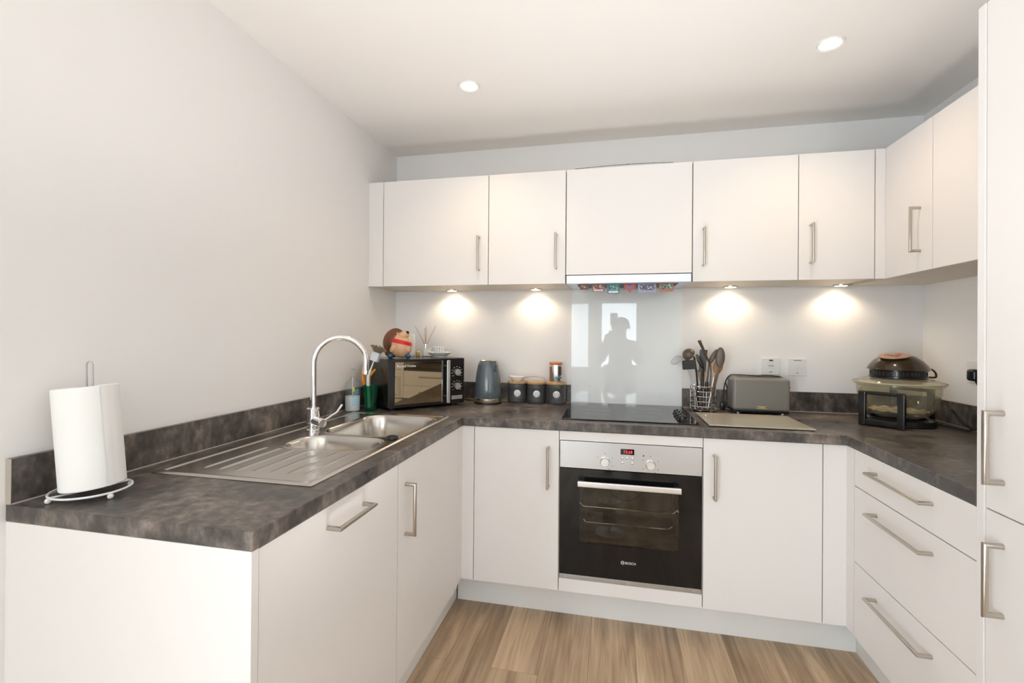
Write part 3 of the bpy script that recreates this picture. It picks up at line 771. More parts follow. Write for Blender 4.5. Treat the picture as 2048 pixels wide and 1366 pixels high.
z0 = ZT + 0.0166; z1 = 1.1600
MB().lathe([(0.0225, z0), (0.0595, z0), (0.0610, z0 + 0.002), (0.0610, z1 - 0.002), (0.0595, z1), (0.0225, z1), (0.0225, z0)], (RX, RY, 0), 64).build('paper', PAPER, t)
MB().lathe([(0.0222, z0), (0.0222, z1 - 0.0005), (0.0208, z1 - 0.0005), (0.0208, z0), (0.0222, z0)], (RX, RY, 0), 40).build('cardboard_core', CARD, t)
m = MB(); a0 = math.radians(-12)
bm = m.bm; pv = None
for k in range(6):
    a = a0 + math.radians(3.2 * k); rr_ = 0.0612 + 0.0006 * (5 - k)
    q = [bm.verts.new((RX + rr_ * math.cos(a), RY + rr_ * math.sin(a), z)) for z in (z0 + 0.001, z1 - 0.001)]
    q2 = [bm.verts.new((RX + (rr_ + 0.0004) * math.cos(a), RY + (rr_ + 0.0004) * math.sin(a), z)) for z in (z0 + 0.001, z1 - 0.001)]
    if pv:
        bm.faces.new((pv[0][0], q[0], q[1], pv[0][1])); bm.faces.new((pv[1][1], q2[1], q2[0], pv[1][0]))
        bm.faces.new((pv[0][1], q[1], q2[1], pv[1][1])); bm.faces.new((pv[1][0], q2[0], q[0], pv[0][0]))
    pv = (q, q2)
m.build('loose_sheet_end', PAPER, t)
t.rotation_mode = 'QUATERNION'
t.rotation_quaternion = Matrix.Rotation(0.094, 3, Vector((0.211, -0.977, 0))).to_quaternion()
t.location.z += 0.0056

# ------------------------------------------------------------------ by the sink
BX, BY = 0.0570, -0.5740
t = thing('soap_bottle', 'clear pump bottle half full of white hand soap beside the sink', 'soap bottle', (BX, BY, ZT))
MB().lathe([(0, 0.0), (0.032, 0.0), (0.0365, 0.004), (0.0370, 0.10), (0.0365, 0.128), (0.031, 0.145), (0.019, 0.157), (0.0135, 0.160), (0.0135, 0.166), (0, 0.166)], (BX, BY, ZT + 0.0003), 36).build('bottle', CLEARPLA, t)
MB().lathe([(0, 0.0022), (0.0335, 0.003), (0.0350, 0.006), (0.0352, 0.074), (0, 0.074)], (BX, BY, ZT), 32).build('soap', pbr('white_liquid_soap', (0.84, 0.85, 0.86), 0.3), t)
p = MB(); p.lathe([(0, 0), (0.0150, 0), (0.0150, 0.016), (0.008, 0.020), (0.005, 0.021), (0.005, 0.034), (0.0115, 0.036), (0.0115, 0.044), (0, 0.045)], (BX, BY, ZT + 0.1665), 24)
p.tube([(BX, BY, ZT + 0.2065), (BX + 0.022, BY - 0.020, ZT + 0.2065), (BX + 0.030, BY - 0.027, ZT + 0.200)], 0.0042, 10)
pp = p.build('pump', CLEARPLA, t)
MB().tube([(BX, BY, ZT + 0.010), (BX, BY, ZT + 0.1665)], 0.0022, 8).build('dip_tube', CERAMIC, t)
# label on the side that faces the room
def patch(name, cx, cy, r, a0, a1, z0, z1, mat, parent, n=10):
    m = MB(); pv = None
    for k in range(n + 1):
        a = math.radians(a0 + (a1 - a0) * k / n)
        q = [m.bm.verts.new((cx + rr_ * math.cos(a), cy + rr_ * math.sin(a), z)) for rr_ in (r, r + 0.0004) for z in (z0, z1)]
        if pv:
            for i_, j_ in ((0, 1), (1, 3), (3, 2), (2, 0)): m.bm.faces.new((pv[i_], pv[j_], q[j_], q[i_]))
        pv = q
    return m.build(name, mat, parent)
patch('label', BX, BY, 0.0372, -62, 0, ZT + 0.030, ZT + 0.072, pbr('pale_blue_label', (0.42, 0.62, 0.74), 0.4), t)
patch('label', BX, BY, 0.0372, -50, -10, ZT + 0.084, ZT + 0.112, pbr('blue_green_label', (0.10, 0.28, 0.36), 0.4), t)
patch('label', BX, BY, 0.0372, -62, -45, ZT + 0.100, ZT + 0.122, pbr('yellow_label', (0.70, 0.58, 0.05), 0.4), t)
GX, GY = 0.1340, -0.5380
t = thing('tumbler', 'green ribbed glass tumbler holding the washing-up brush', 'glass', (GX, GY, ZT))
m = MB(); NN = 48
prof = [(0, 0.001), (0.029, 0.001), (0.0305, 0.006), (0.0318, 0.045), (0.0345, 0.075), (0.0370, 0.100), (0.0392, 0.126), (0.0372, 0.126), (0.0345, 0.098), (0.032, 0.072), (0.0292, 0.044), (0.027, 0.012), (0, 0.011)]
m.lathe(prof, (GX, GY, ZT), NN)
for v in m.bm.verts:
    r_ = math.hypot(v.co.x - GX, v.co.y - GY)
    if r_ > 0.0285 and v.co.z < ZT + 0.08:
        a = math.atan2(v.co.y - GY, v.co.x - GX); f_ = 1 + 0.02 * math.cos(12 * a); v.co.x = GX + (v.co.x - GX) * f_; v.co.y = GY + (v.co.y - GY) * f_
m.build('glass', GREENGL, t)
t = thing('dish_brush', 'white washing-up brush with tufted brown top, standing in green tumbler', 'dish brush', (GX, GY, ZT + 0.012))
b0 = Vector((GX - 0.012, GY + 0.006, ZT + 0.013)); b1 = Vector((GX - 0.014, GY + 0.0, ZT + 0.170)); b2 = Vector((GX + 0.010, GY + 0.012, ZT + 0.245))
MB().tube([b0, b1 - Vector((0, 0, 0.03)), b1, (b1 + b2) / 2, b2], [0.0075, 0.0085, 0.0075, 0.0042, 0.0034], 12).build('handle', CERAMIC, t)
ax = (b2 - b1).normalized(); Mh = Matrix.Translation(b2) @ Vector((0, 0, 1)).rotation_difference(ax).to_matrix().to_4x4()
MB().box(-0.021, 0.021, -0.014, 0.014, 0, 0.046, 0.004, 2, Mh).build('head', pbr('pale_blue_white_plastic', (0.72, 0.75, 0.80), 0.4), t)
m = MB(); rnd = random.Random(3)
for k in range(46):
    a, q = rnd.uniform(0, 2 * PI), rnd.uniform(0.2, 1) ** 0.7
    st = Vector((0.017 * q * math.cos(a), 0.011 * q * math.sin(a), 0.044)); en = st + Vector((0.030 * q * math.cos(a), 0.026 * q * math.sin(a), 0.040 - 0.016 * q + rnd.uniform(-0.004, 0.004)))
    m.tube([Mh @ st, Mh @ ((st + en) / 2 + Vector((0, 0, 0.006))), Mh @ en], [0.0022, 0.0028, 0.0034], 6)
m.build('tuft', pbr('khaki_bristles', (0.24, 0.18, 0.115), 0.8), t)
ORANGE = pbr('orange_plastic', (0.85, 0.30, 0.03), 0.35)
t = thing('plastic_tongs', 'orange plastic tongs standing between soap bottle and green tumbler', 'tongs', (GX - 0.046, GY + 0.035, ZT))
ox, oy = 0.0760, -0.4780
m = MB(); m.tube([(ox, oy, ZT + 0.0045), (ox - 0.006, oy, ZT + 0.09), (ox - 0.018, oy, ZT + 0.155), (ox - 0.020, oy, ZT + 0.208)], [0.0045, 0.0085, 0.0105, 0.0060], 10)
m.build('arm', ORANGE, t)
m = MB(); m.tube([(ox + 0.010, oy - 0.003, ZT + 0.0045), (ox + 0.015, oy - 0.003, ZT + 0.09), (ox + 0.018, oy - 0.003, ZT + 0.165), (ox + 0.048, oy + 0.004, ZT + 0.200)], [0.0045, 0.0075, 0.0090, 0.0055], 10)
m.build('arm', pbr('amber_plastic', (0.88, 0.40, 0.03), 0.35), t)

# ------------------------------------------------------------------ microwave
MW = (0.2400, -0.5600, ZT); MA = math.radians(47.0)
t = thing('microwave', 'black microwave with mirrored door, set diagonally across the corner', 'microwave', MW, MA)
wd, dp, z0, z1 = 0.4240, 0.298, 0.012, 0.256
MB().box(0.0, wd, 0.020, dp, z0, z1, 0.004).build('casing', BLKPLA, t, True)
for fx in (0.04, wd - 0.04):
    for fy in (0.05, dp - 0.04): MB().cyl((fx, fy, 0), 0.014, 0.0005, 0.0118, 16).build('foot', BLKMAT, t, True)
dw = 0.322
MIRR = pbr('mirrored_door_glass', (0.40, 0.325, 0.215), 0.025, 1.0)
d = MB().box(0.0, dw, 0.002, 0.0195, z0 + 0.002, z1 - 0.001, 0.003).build('door', BLKPLA, t, True)
MB().box(0.034, dw - 0.034, -0.0018, 0.0022, z0 + 0.018, z1 - 0.014, 0.0006, 2, Matrix.Translation((0, 0, 0.134)) @ Matrix.Rotation(math.radians(1.2), 4, 'X') @ Matrix.Translation((0, 0, -0.134))).build('mirror_panel', MIRR, d, True)
MB().box(dw - 0.033, dw - 0.028, -0.001, 0.004, z0 + 0.014, z1 - 0.012, 0.0005).build('chrome_strip', CHROME, d, True)
m = MB(); m.box(dw - 0.014, dw + 0.004, -0.028, -0.018, z0 + 0.010, z1 - 0.010, 0.0025)
h_ = m.build('handle', ALU, d, True)
for hz in (z0 + 0.045, z1 - 0.040): MB().box(dw - 0.011, dw - 0.002, -0.019, 0.003, hz - 0.006, hz + 0.006, 0.001).build('handle_post', CHROME, h_, True)
MB().box(dw + 0.0015, wd, 0.002, 0.0195, z0 + 0.002, z1 - 0.001, 0.003).build('control_panel', BLKPLA, t, True)
for kz in (0.180, 0.106):
    M = Matrix.Translation((dw + 0.057, 0.002, kz)) @ Matrix.Rotation(PI / 2, 4, 'X')
    MB().lathe([(0.0185, 0), (0.0185, 0.010), (0.0165, 0.015), (0, 0.015)], n=32, M=M).build('knob', ALU, t, True)
    m = MB()
    for k in range(9):
        a = math.radians(-40 + k * 32.5); rr_ = 0.029
        m.box(dw + 0.057 + rr_ * math.cos(a) - 0.003, dw + 0.057 + rr_ * math.cos(a) + 0.003, 0.0014, 0.003, kz + rr_ * math.sin(a) - 0.0012, kz + rr_ * math.sin(a) + 0.0012)
    m.build('dial_lettering', WHITEINK, t, True)
MB().box(dw + 0.026, wd - 0.012, -0.001, 0.003, z0 + 0.024, z0 + 0.044, 0.001).build('release_button', ALU, t, True)
t['_local'] = 1; d['_local'] = 1
text('brand_lettering', 'Russell Hobbs', 0.0175, WHITEINK, d, (0.093, -0.0042, z1 - 0.034), (PI / 2, 0, 0))
del t['_local']; del d['_local']
MT = ZT + 0.2565   # top of the microwave
t = thing('animal_jar', 'glazed ceramic hedgehog jar with red scarf on the microwave', 'ornament', (0.2190, -0.4180, MT), 0.456)
PEACH = pbr('peach_glaze', (0.72, 0.42, 0.24), 0.12); BROWN = pbr('brown_glaze', (0.16, 0.055, 0.025), 0.2)
egg = [(0, 0.002)] + [(0.0600 * math.sin(PI * k / 16) ** 0.85 * (1.0 - 0.30 * (k / 16) ** 1.5), 0.002 + 0.067 * (1 - math.cos(PI * k / 16))) for k in range(1, 16)] + [(0, 0.136)]
def egg_r(z):
    for (r0, z0_), (r1, z1_) in zip(egg, egg[1:]):
        if z0_ <= z <= z1_: return r0 + (r1 - r0) * (z - z0_) / (z1_ - z0_)
    return 0.0
lean = Matrix.Translation((0.012, -0.012, 0)) @ Matrix.Rotation(0.10, 4, 'Y')
MB().lathe(egg, n=40, M=lean).build('body', PEACH, t, True)
m = MB(); m.ball((-0.016, 0.020, 0.086), 0.068, (0.86, 0.80, 1.05), 32, Matrix.Rotation(0.30, 4, 'Y')); m.ball((-0.030, 0.018, 0.036), 0.044, (0.85, 0.9, 0.80), 20); m.build('spiny_back', BROWN, t, True)
m = MB(); m.ball((0.030, -0.030, 0.118), 0.027, (1.1, 1.0, 0.85), 24, Matrix.Rotation(-0.5, 4, 'Y')); m.build('snout', PEACH, t, True)
MB().ball((0.049, -0.044, 0.134), 0.0085, n=16).build('nose', pbr('black_glaze', (0.012, 0.010, 0.010), 0.1), t, True)
REDG = pbr('red_glaze', (0.70, 0.015, 0.02), 0.12)
bandm = lean @ Matrix.Translation((0, 0, 0.084)) @ Matrix.Rotation(0.13, 4, 'Y') @ Matrix.Translation((0, 0, -0.084))
bp = [(egg_r(0.074) - 0.002, 0.0735), (egg_r(0.076) + 0.0030, 0.0755), (egg_r(0.084) + 0.0042, 0.084), (egg_r(0.093) + 0.0030, 0.0930), (egg_r(0.095) - 0.002, 0.0950)]
MB().lathe(bp, n=40, M=bandm).build('scarf', REDG, t, True)
for sx in (-1, 1):
    MB().ball((0.008 + sx * 0.044, -0.046, 0.013), 0.0155, (1.0, 1.1, 0.85), 18).build('shoe', pbr('blue_glaze', (0.02, 0.09, 0.20), 0.1), t, True)
    MB().ball((0.012 + sx * 0.034, -0.046, 0.052), 0.018, (0.8, 0.7, 1.3), 18, Matrix.Rotation(-sx * 0.6, 4, 'Y')).build('arm', PEACH, t, True)
tag(MB().lathe([(0, 0), (0.026, 0)] + [(0.0275 + 0.0012 * (k % 2), 0.004 + k * 0.0085) for k in range(15)] + [(0.026, 0.128), (0.024, 0.128), (0.024, 0.006), (0, 0.006)], (0.1920, -0.2080, MT), 36).build('ribbed_jar', CERAMIC),
    'tall white ribbed jar on the microwave, behind the ceramic hedgehog', 'jar')
t = thing('scent_bottle', 'tiny yellow scent bottle on the microwave, left of the reed diffuser', 'bottle', (0.2310, -0.1900, MT))
MB().lathe([(0, 0), (0.010, 0), (0.0115, 0.002), (0.0115, 0.024), (0.006, 0.030), (0, 0.030)], (0.2310, -0.1900, MT + 0.0003), 20).build('bottle', pbr('yellow_oil_glass', (0.50, 0.36, 0.08), 0.1), t)
MB().cyl((0.2310, -0.1900, MT), 0.006, 0.0303, 0.040, 14).build('cap', KBASE, t)
DX, DY = 0.2850, -0.1780
t = thing('reed_diffuser', 'square glass reed diffuser with silver collar on the microwave', 'reed diffuser', (DX, DY, MT), 0.40)
MB().box(-0.030, 0.030, -0.022, 0.022, 0.0004, 0.046, 0.003).build('bottle', pbr('diffuser_glass', (0.70, 0.68, 0.62), 0.06, 0, Transmission_Weight=0.3), t, True)
MB().box(-0.021, 0.021, -0.0228, -0.0218, 0.004, 0.042).build('label', CERAMIC, t, True)
MB().lathe([(0, 0), (0.012, 0), (0.012, 0.024), (0.009, 0.0245), (0.009, 0.012), (0, 0.012)], (-0.010, 0, 0.0462), 24).build('collar', CHROME, t, True)
for ex, ey, ez in ((-0.060, 0.0, 0.172), (0.002, 0.008, 0.170), (0.055, 0.004, 0.173), (-0.006, -0.010, 0.160)):
    MB().tube([(-0.010 + ex * 0.06, ey * 0.1, 0.060), (-0.010 + ex, ey, ez)], 0.0016, 6).build('reed', pbr('reed_stick', (0.46, 0.28, 0.16), 0.7), t, True)
CX, CY = 0.3830, -0.2420
t = thing('saucer', 'white saucer on the microwave under the striped bowl', 'saucer', (CX, CY, MT))
MB().lathe([(0, 0.0005), (0.033, 0.0005), (0.034, 0.005), (0.052, 0.014), (0.066, 0.026), (0.065, 0.028), (0.050, 0.017), (0.032, 0.009), (0, 0.009)], (CX, CY, MT), 40).build('dish', CERAMIC, t)
STRIPE = pbr('striped_ceramic', (0.8, 0.8, 0.8), 0.15)
nt, b, N, L = nodes(STRIPE); tc = N.new('ShaderNodeTexCoord'); sx_ = N.new('ShaderNodeSeparateXYZ'); L.new(tc.outputs['Object'], sx_.inputs[0])
at = N.new('ShaderNodeMath'); at.operation = 'ARCTAN2'; L.new(sx_.outputs['Y'], at.inputs[0]); L.new(sx_.outputs['X'], at.inputs[1])
mu = N.new('ShaderNodeMath'); mu.operation = 'MULTIPLY'; mu.inputs[1].default_value = 16; L.new(at.outputs[0], mu.inputs[0])
sn = N.new('ShaderNodeMath'); sn.operation = 'SINE'; L.new(mu.outputs[0], sn.inputs[0])
r = ramp(nt, sn.outputs[0], [(0.35, (0.82, 0.81, 0.80)), (0.5, (0.42, 0.47, 0.54))]); L.new(r.outputs['Color'], b.inputs['Base Color'])
tag(MB().lathe([(0, 0.0), (0.022, 0.0), (0.024, 0.004), (0.030, 0.022), (0.039, 0.046), (0.0385, 0.0475), (0.036, 0.046), (0.027, 0.022), (0.020, 0.006), (0, 0.005)], (CX - 0.006, CY, MT + 0.0095), 48).build('bowl', STRIPE),
    'small blue and white striped bowl sitting on the saucer', 'bowl')

# ------------------------------------------------------------------ kettle and canisters
KX, KY = 0.634, -0.145
t = thing('kettle', 'slate blue glossy kettle with textured body on a champagne base', 'kettle', (KX, KY, ZT))
MB().lathe([(0, 0.0005), (0.0785, 0.0005), (0.0785, 0.006), (0.074, 0.009), (0, 0.009)], (KX, KY, ZT), 48).build('power_base', BLKPLA, t)
MB().lathe([(0, 0.0095), (0.0735, 0.0095), (0.0750, 0.012), (0.0745, 0.030), (0.0720, 0.032), (0, 0.032)], (KX, KY, ZT), 48).build('steel_collar', KBASE, t)
MB().lathe([(0.0715, 0.0325), (0.0745, 0.038), (0.0750, 0.070), (0.0725, 0.115), (0.0665, 0.165), (0.0580, 0.213), (0.0530, 0.229), (0.0500, 0.233), (0, 0.2335)], (KX, KY, ZT), 56).build('body', KETTLE, t)
MB().lathe([(0, 0.2340), (0.0470, 0.2340), (0.0485, 0.237), (0.044, 0.2405), (0, 0.2415)], (KX, KY, ZT), 40).build('lid', KBASE, t)
def pd(a): return Vector((math.cos(math.radians(a)), math.sin(math.radians(a)), 0))
d_ = pd(-42); s_ = pd(48); K = Vector((KX, KY, ZT))
m = MB(); pr_ = [K + d_ * 0.052 + s_ * 0.026 + Vector((0, 0, 0.232)), K + d_ * 0.052 - s_ * 0.026 + Vector((0, 0, 0.232)), K + d_ * 0.082 + Vector((0, 0, 0.236)), K + d_ * 0.060 + s_ * 0.012 + Vector((0, 0, 0.165)), K + d_ * 0.060 - s_ * 0.012 + Vector((0, 0, 0.165))]
vv = [m.bm.verts.new(q) for q in pr_]
for f_ in ((0, 1, 2), (0, 2, 3), (1, 4, 2), (2, 4, 3), (0, 3, 4, 1)): m.bm.faces.new([vv[i_] for i_ in f_])
m.build('spout', KETTLE, t, smooth=0)
h_ = pd(126)
MB().tube(bez([K + h_ * 0.050 + Vector((0, 0, 0.226)), K + h_ * 0.078 + Vector((0, 0, 0.222)), K + h_ * 0.090 + Vector((0, 0, 0.180)), K + h_ * 0.092 + Vector((0, 0, 0.11)), K + h_ * 0.078 + Vector((0, 0, 0.055)), K + h_ * 0.066 + Vector((0, 0, 0.05))], 6), 0.0085, 10).build('handle', BLKPLA, t)
MB().tube(bez([K + pd(130) * 0.076 + Vector((0, 0, 0.005)), K + Vector((-0.13, 0.06, 0.004)), K + Vector((-0.18, 0.105, 0.004)), K + Vector((-0.24, 0.115, 0.004))], 8), 0.0032, 8).build('power_cord', BLKMAT, t)
CG = 'charcoal kitchen canisters'
BADGE = pbr('enamel_badge', (0.78, 0.78, 0.79), 0.3)
cans = []
for cx, lab in ((0.7850, 'charcoal canister with bamboo lid next to the kettle, white pouring bowl on it'), (0.8955, 'middle charcoal canister with bamboo lid and round white badge'), (1.0080, 'charcoal canister with bamboo lid nearest the hob, coffee tin on it')):
    cy = -0.0705
    t = thing('canister', lab, 'canister', (cx, cy, ZT), group=CG)
    pf = [(0, 0.0005), (0.0505, 0.0005), (0.0520, 0.003)]
    for zz in (0.014, 0.021, 0.028): pf += [(0.0520, zz - 0.003), (0.0532, zz), (0.0520, zz + 0.003)]
    for zz in (0.086, 0.093): pf += [(0.0520, zz - 0.003), (0.0532, zz), (0.0520, zz + 0.003)]
    pf += [(0.0520, 0.106), (0.0500, 0.108), (0, 0.108)]
    MB().lathe(pf, (cx, cy, ZT), 48).build('body', TIN, t)
    MB().lathe([(0, 0.1085), (0.0520, 0.1085), (0.0530, 0.1105), (0.0530, 0.1185), (0.0515, 0.1205), (0, 0.1205)], (cx, cy, ZT), 44).build('lid', BAMBOO, t)
    ang = math.degrees(math.atan2(CAM[1] - cy, CAM[0] - cx)) + 1
    # round badge bent round the tin
    m = MB(); RB = 0.0195; rows = 8; prev = None
    ctr = m.bm.verts.new(Vector((cx, cy, ZT + 0.057)) + pd(ang) * 0.0538)
    for ri in (0.5, 1.0):
        ring = []
        for k in range(28):
            a = 2 * PI * k / 28; hx = ri * RB * math.cos(a); hz = ri * RB * math.sin(a)
            ring.append(m.bm.verts.new(Vector((cx, cy, ZT + 0.057 + hz)) + pd(ang + math.degrees(hx / 0.0532)) * 0.0538))
        for k in range(28):
            k2 = (k + 1) % 28
            if prev is None: m.bm.faces.new((ctr, ring[k], ring[k2]))
            else: m.bm.faces.new((prev[k], ring[k], ring[k2], prev[k2]))
        prev = ring
    ob = m.build('badge', BADGE, t); sd = ob.modifiers.new('thick', 'SOLIDIFY'); sd.thickness = 0.0012; sd.offset = 1
    q = Vector((cx, cy, ZT + 0.057)) + pd(ang) * 0.0552
    mk = MB()
    c_ = pd(ang + 90)
    n_ = 3 if lab.startswith('charcoal canister with bamboo lid nearest') else 2
    for k in range(n_):
        o_ = c_ * (0.006 * (k - (n_ - 1) / 2) * 1.6)
        mk.tube([q + o_ + Vector((0, 0, -0.009)), q + o_ + Vector((0, 0, 0.009))], 0.0008, 5)
    mk.build('badge_print', GREYINK, ob)
# pouring bowl on first lid
JZ = ZT + 0.1208; jx, jy = 0.786, -0.0705
t = thing('pouring_bowl', 'shallow white pouring bowl with a long looped handle on the canister lids', 'bowl', (jx, jy, JZ))
m = MB().lathe([(0, 0.0003), (0.026, 0.0003), (0.034, 0.010), (0.042, 0.0245), (0.0405, 0.0255), (0.032, 0.012), (0.024, 0.004), (0, 0.0035)], (jx, jy, JZ), 40)
for v in m.bm.verts:
    if v.co.z > JZ + 0.02 and v.co.x < jx - 0.028: v.co.x -= 0.010; v.co.z += 0.003
m.build('bowl', CERAMIC, t)
MB().tube(bez([(jx + 0.040, jy, JZ + 0.022), (jx + 0.070, jy, JZ + 0.026), (jx + 0.112, jy - 0.01, JZ + 0.029), (jx + 0.150, jy - 0.01, JZ + 0.022), (jx + 0.158, jy - 0.01, JZ + 0.004)], 8), 0.0036, 10).build('handle', pbr('pink_grey_enamel', (0.55, 0.46, 0.42), 0.3), t)
t = thing('coffee_tin', 'small silver coffee tin with orange lid standing on a canister', 'tin', (1.0040, -0.0700, JZ))
TINM = brushed('printed_tin', (0.72, 0.70, 0.68), 0.22, (60, 60, 400), 0.0)
MB().lathe([(0, 0.0003), (0.0345, 0.0003), (0.0352, 0.002), (0.0352, 0.096), (0.0345, 0.098), (0, 0.098)], (1.0040, -0.0700, JZ), 40).build('tin_body', TINM, t)
MB().lathe([(0, 0.0983), (0.0365, 0.0983), (0.0372, 0.1005), (0.0372, 0.1085), (0.036, 0.1105), (0, 0.1105)], (1.0040, -0.0700, JZ), 36).build('lid', pbr('orange_lid', (0.62, 0.20, 0.07), 0.4), t)
patch('blue_label_stripe', 1.0040, -0.0700, 0.0353, -88, -15, JZ + 0.022, JZ + 0.032, pbr('teal_print', (0.03, 0.25, 0.40), 0.35), t)
patch('brown_label', 1.0040, -0.0700, 0.0353, -60, -20, JZ + 0.038, JZ + 0.088, pbr('dark_brown_print', (0.10, 0.06, 0.04), 0.4), t)
patch('red_label', 1.0040, -0.0700, 0.0353, -160, -122, JZ + 0.006, JZ + 0.086, pbr('copper_print', (0.30, 0.13, 0.08), 0.4), t)

# ------------------------------------------------------------------ wall switches, socket
def plate(name, label, cat, x0, x1, z0, z1, kind):
    t = thing(name, label, cat, ((x0 + x1) / 2, -0.0002, (z0 + z1) / 2), group='white switch plates')
    MB().box(x0, x1, -0.0095, -0.0003, z0, z1, 0.002).build('plate', WHITEPLA, t)
    cx, cz = (x0 + x1) / 2, (z0 + z1) / 2
    if kind == 0:
        MB().box(cx - 0.016, cx + 0.016, -0.0125, -0.0096, cz - 0.006, cz + 0.028, 0.001).build('rocker', CERAMIC, t)
        MB().box(cx - 0.009, cx + 0.009, -0.0132, -0.0126, cz + 0.029 - 0.0005, cz + 0.0355).build('neon', pbr('neon_window', (0.10, 0.015, 0.012), 0.3), t)
        m = MB(); m.box(cx - 0.012, cx + 0.012, -0.0130, -0.0126, cz + 0.0025, cz + 0.0065); m.box(cx - 0.008, cx + 0.008, -0.0099, -0.0096, cz - 0.030, cz - 0.026); m.build('marking', GREYINK, t)
    else:
        MB().box(cx - 0.007, cx + 0.007, -0.0135, -0.0096, cz - 0.013, cz + 0.013, 0.0015).build('rocker', CERAMIC, t)
        m = MB(); m.box(cx - 0.018, cx + 0.018, -0.0099, -0.0096, cz + 0.033, cz + 0.037); m.box(cx - 0.004, cx + 0.004, -0.0099, -0.0096, cz - 0.032, cz - 0.028); m.build('marking', GREYINK, t)
    m = MB()
    for sx in (-0.0302, 0.0302): m.cyl((0, 0, 0), 0.0028, 0, 0.0004, 12, Matrix.Translation((cx + sx, -0.0095, cz)) @ Matrix.Rotation(PI / 2, 4, 'X'))
    m.build('screw', ALU, t)
plate('fused_spur', 'white wall switch plate with dark neon, directly behind the toaster', 'switch', 2.0750, 2.1620, 1.0950, 1.1810, 0)
plate('wall_switch', 'white single rocker switch plate on the wall, right of the toaster', 'switch', 2.2000, 2.2865, 1.0935, 1.1805, 1)
t = thing('wall_socket', 'white socket on the right wall half hidden by the tall larder', 'socket', (W - 0.0002, -0.370, 1.15))
MB().box(W - 0.010, W - 0.0003, -0.445, -0.300, 1.108, 1.194, 0.002).build('plate', WHITEPLA, t)

# ------------------------------------------------------------------ utensil basket
UX, UY = 1.7680, -0.1150; UZ = ZT + 0.010
t = thing('utensil_basket', 'chrome wire basket crammed with cooking utensils beside the hob', 'utensil holder', (UX, UY, ZT))
RU = 0.062
def ring(r, z, n=40): return [(UX + r * math.cos(2 * PI * k / n), UY + r * math.sin(2 * PI * k / n), z) for k in range(n)]
m = MB()
for z in (0.028, 0.053, 0.078, 0.103, 0.128): m.tube(ring(RU, ZT + z), 0.0017, 6, closed=True)
for k in range(10):
    a = 2 * PI * (k + 0.3) / 10; c_, s_ = math.cos(a) * RU, math.sin(a) * RU
    m.tube([(UX + c_, UY + s_, ZT + 0.010), (UX + c_, UY + s_, ZT + 0.128)], 0.0015, 6)
m.build('wire_cage', CHROME, t)
MB().lathe([(0, 0.006), (0.062, 0.006), (0.0655, 0.007), (0.0655, 0.0125), (0.062, 0.013), (0, 0.010)], (UX, UY, ZT), 40).build('base_plate', CHROME, t)
for a in (-62, 30, 118, 205):
    MB().ball((UX + 0.058 * math.cos(math.radians(a)), UY + 0.058 * math.sin(math.radians(a)), ZT + 0.0042), 0.0042, n=12).build('foot', CHROME, t)
UB = ZT + 0.0135
def utensil(name, label, cat, base, bend, tip, parts, hr=0.0042, hm=None):
    """handle from base via bend to tip; parts builds the working end"""
    t = thing(name, label, cat, base, group=None)
    MB().tube(bez([base, bend, tip], 6), hr, 8).build('handle', hm or DARKGREY, t)
    parts(t, Vector(tip), (Vector(tip) - Vector(bend)).normalized())
    return t
def frame_at(tip, ax, face):
    z = ax.normalized(); y = (face - z * face.dot(z)).normalized(); x = y.cross(z)
    M = Matrix((x, y, z)).transposed().to_4x4(); M.translation = tip; return M
TOC = Vector((-0.17, -0.98, 0.05))
def blade(w0, w1, ln, mat, name='blade', th=0.0022, face=TOC):
    def f(t, tip, ax):
        M = frame_at(tip, ax, face)
        MB().prism([(-w0, 0), (w0, 0), (w1, ln), (-w1, ln)], -th, th, M @ Matrix(((1, 0, 0, 0), (0, 0, 1, 0), (0, 1, 0, -0.003), (0, 0, 0, 1))), 0.001).build(name, mat, t)
    return f
def spoonhead(w, ln, dpt, mat, name='bowl', face=TOC):
    def f(t, tip, ax):
        M = frame_at(tip, ax, face)
        m = MB(); m.ball((0, 0, 0), 1.0, (1, 1, 1), 24, M @ Matrix.Translation((0, 0, ln * 0.48)) @ Matrix.Diagonal((w, dpt, ln * 0.5, 1)))
        m.build(name, mat, t)
    return f
def b_(dx, dy, z=0.0): return (UX + dx, UY + dy, UB + z + 0.004)
# whisk
def whisk(t, tip, ax):
    M = frame_at(tip, ax, TOC); m = MB()
    for k in range(5):
        a = PI * k / 5
        pts = [M @ Vector((0.017 * math.sin(PI * q / 14) * math.cos(a), 0.017 * math.sin(PI * q / 14) * math.sin(a), 0.062 * (1 - math.cos(PI * q / 14)) / 2)) for q in range(15)]
        pts += [M @ Vector((-0.017 * math.sin(PI * q / 14) * math.cos(a), -0.017 * math.sin(PI * q / 14) * math.sin(a), 0.062 * (1 - math.cos(PI * q / 14)) / 2)) for q in range(13, 0, -1)]
        m.tube(pts, 0.0008, 5, closed=True)
    m.build('wire_loops', STEEL, t)
utensil('whisk', 'small wire whisk leaning out to the left of the utensil basket', 'whisk', b_(-0.030, 0.010), (1.704, -0.105, 1.095), (1.6640, -0.110, 1.1850), lambda t, tip, ax: whisk(t, tip, Vector((-0.78, 0, -0.55))), 0.0018, STEEL)
def masher(t, tip, ax):
    M = frame_at(tip, Vector((-0.10, 0, 1)), TOC)
    m = MB(); m.box(-0.033, 0.033, -0.014, 0.014, 0.0, 0.046, 0.004, 2, M)
    m.build('head', BLKMAT, t)
utensil('potato_masher', 'black block-headed masher at the left of the utensil basket', 'masher', b_(-0.026, -0.022), (1.718, -0.128, 1.055), (1.7005, -0.130, 1.1230), masher, 0.0022, STEEL)
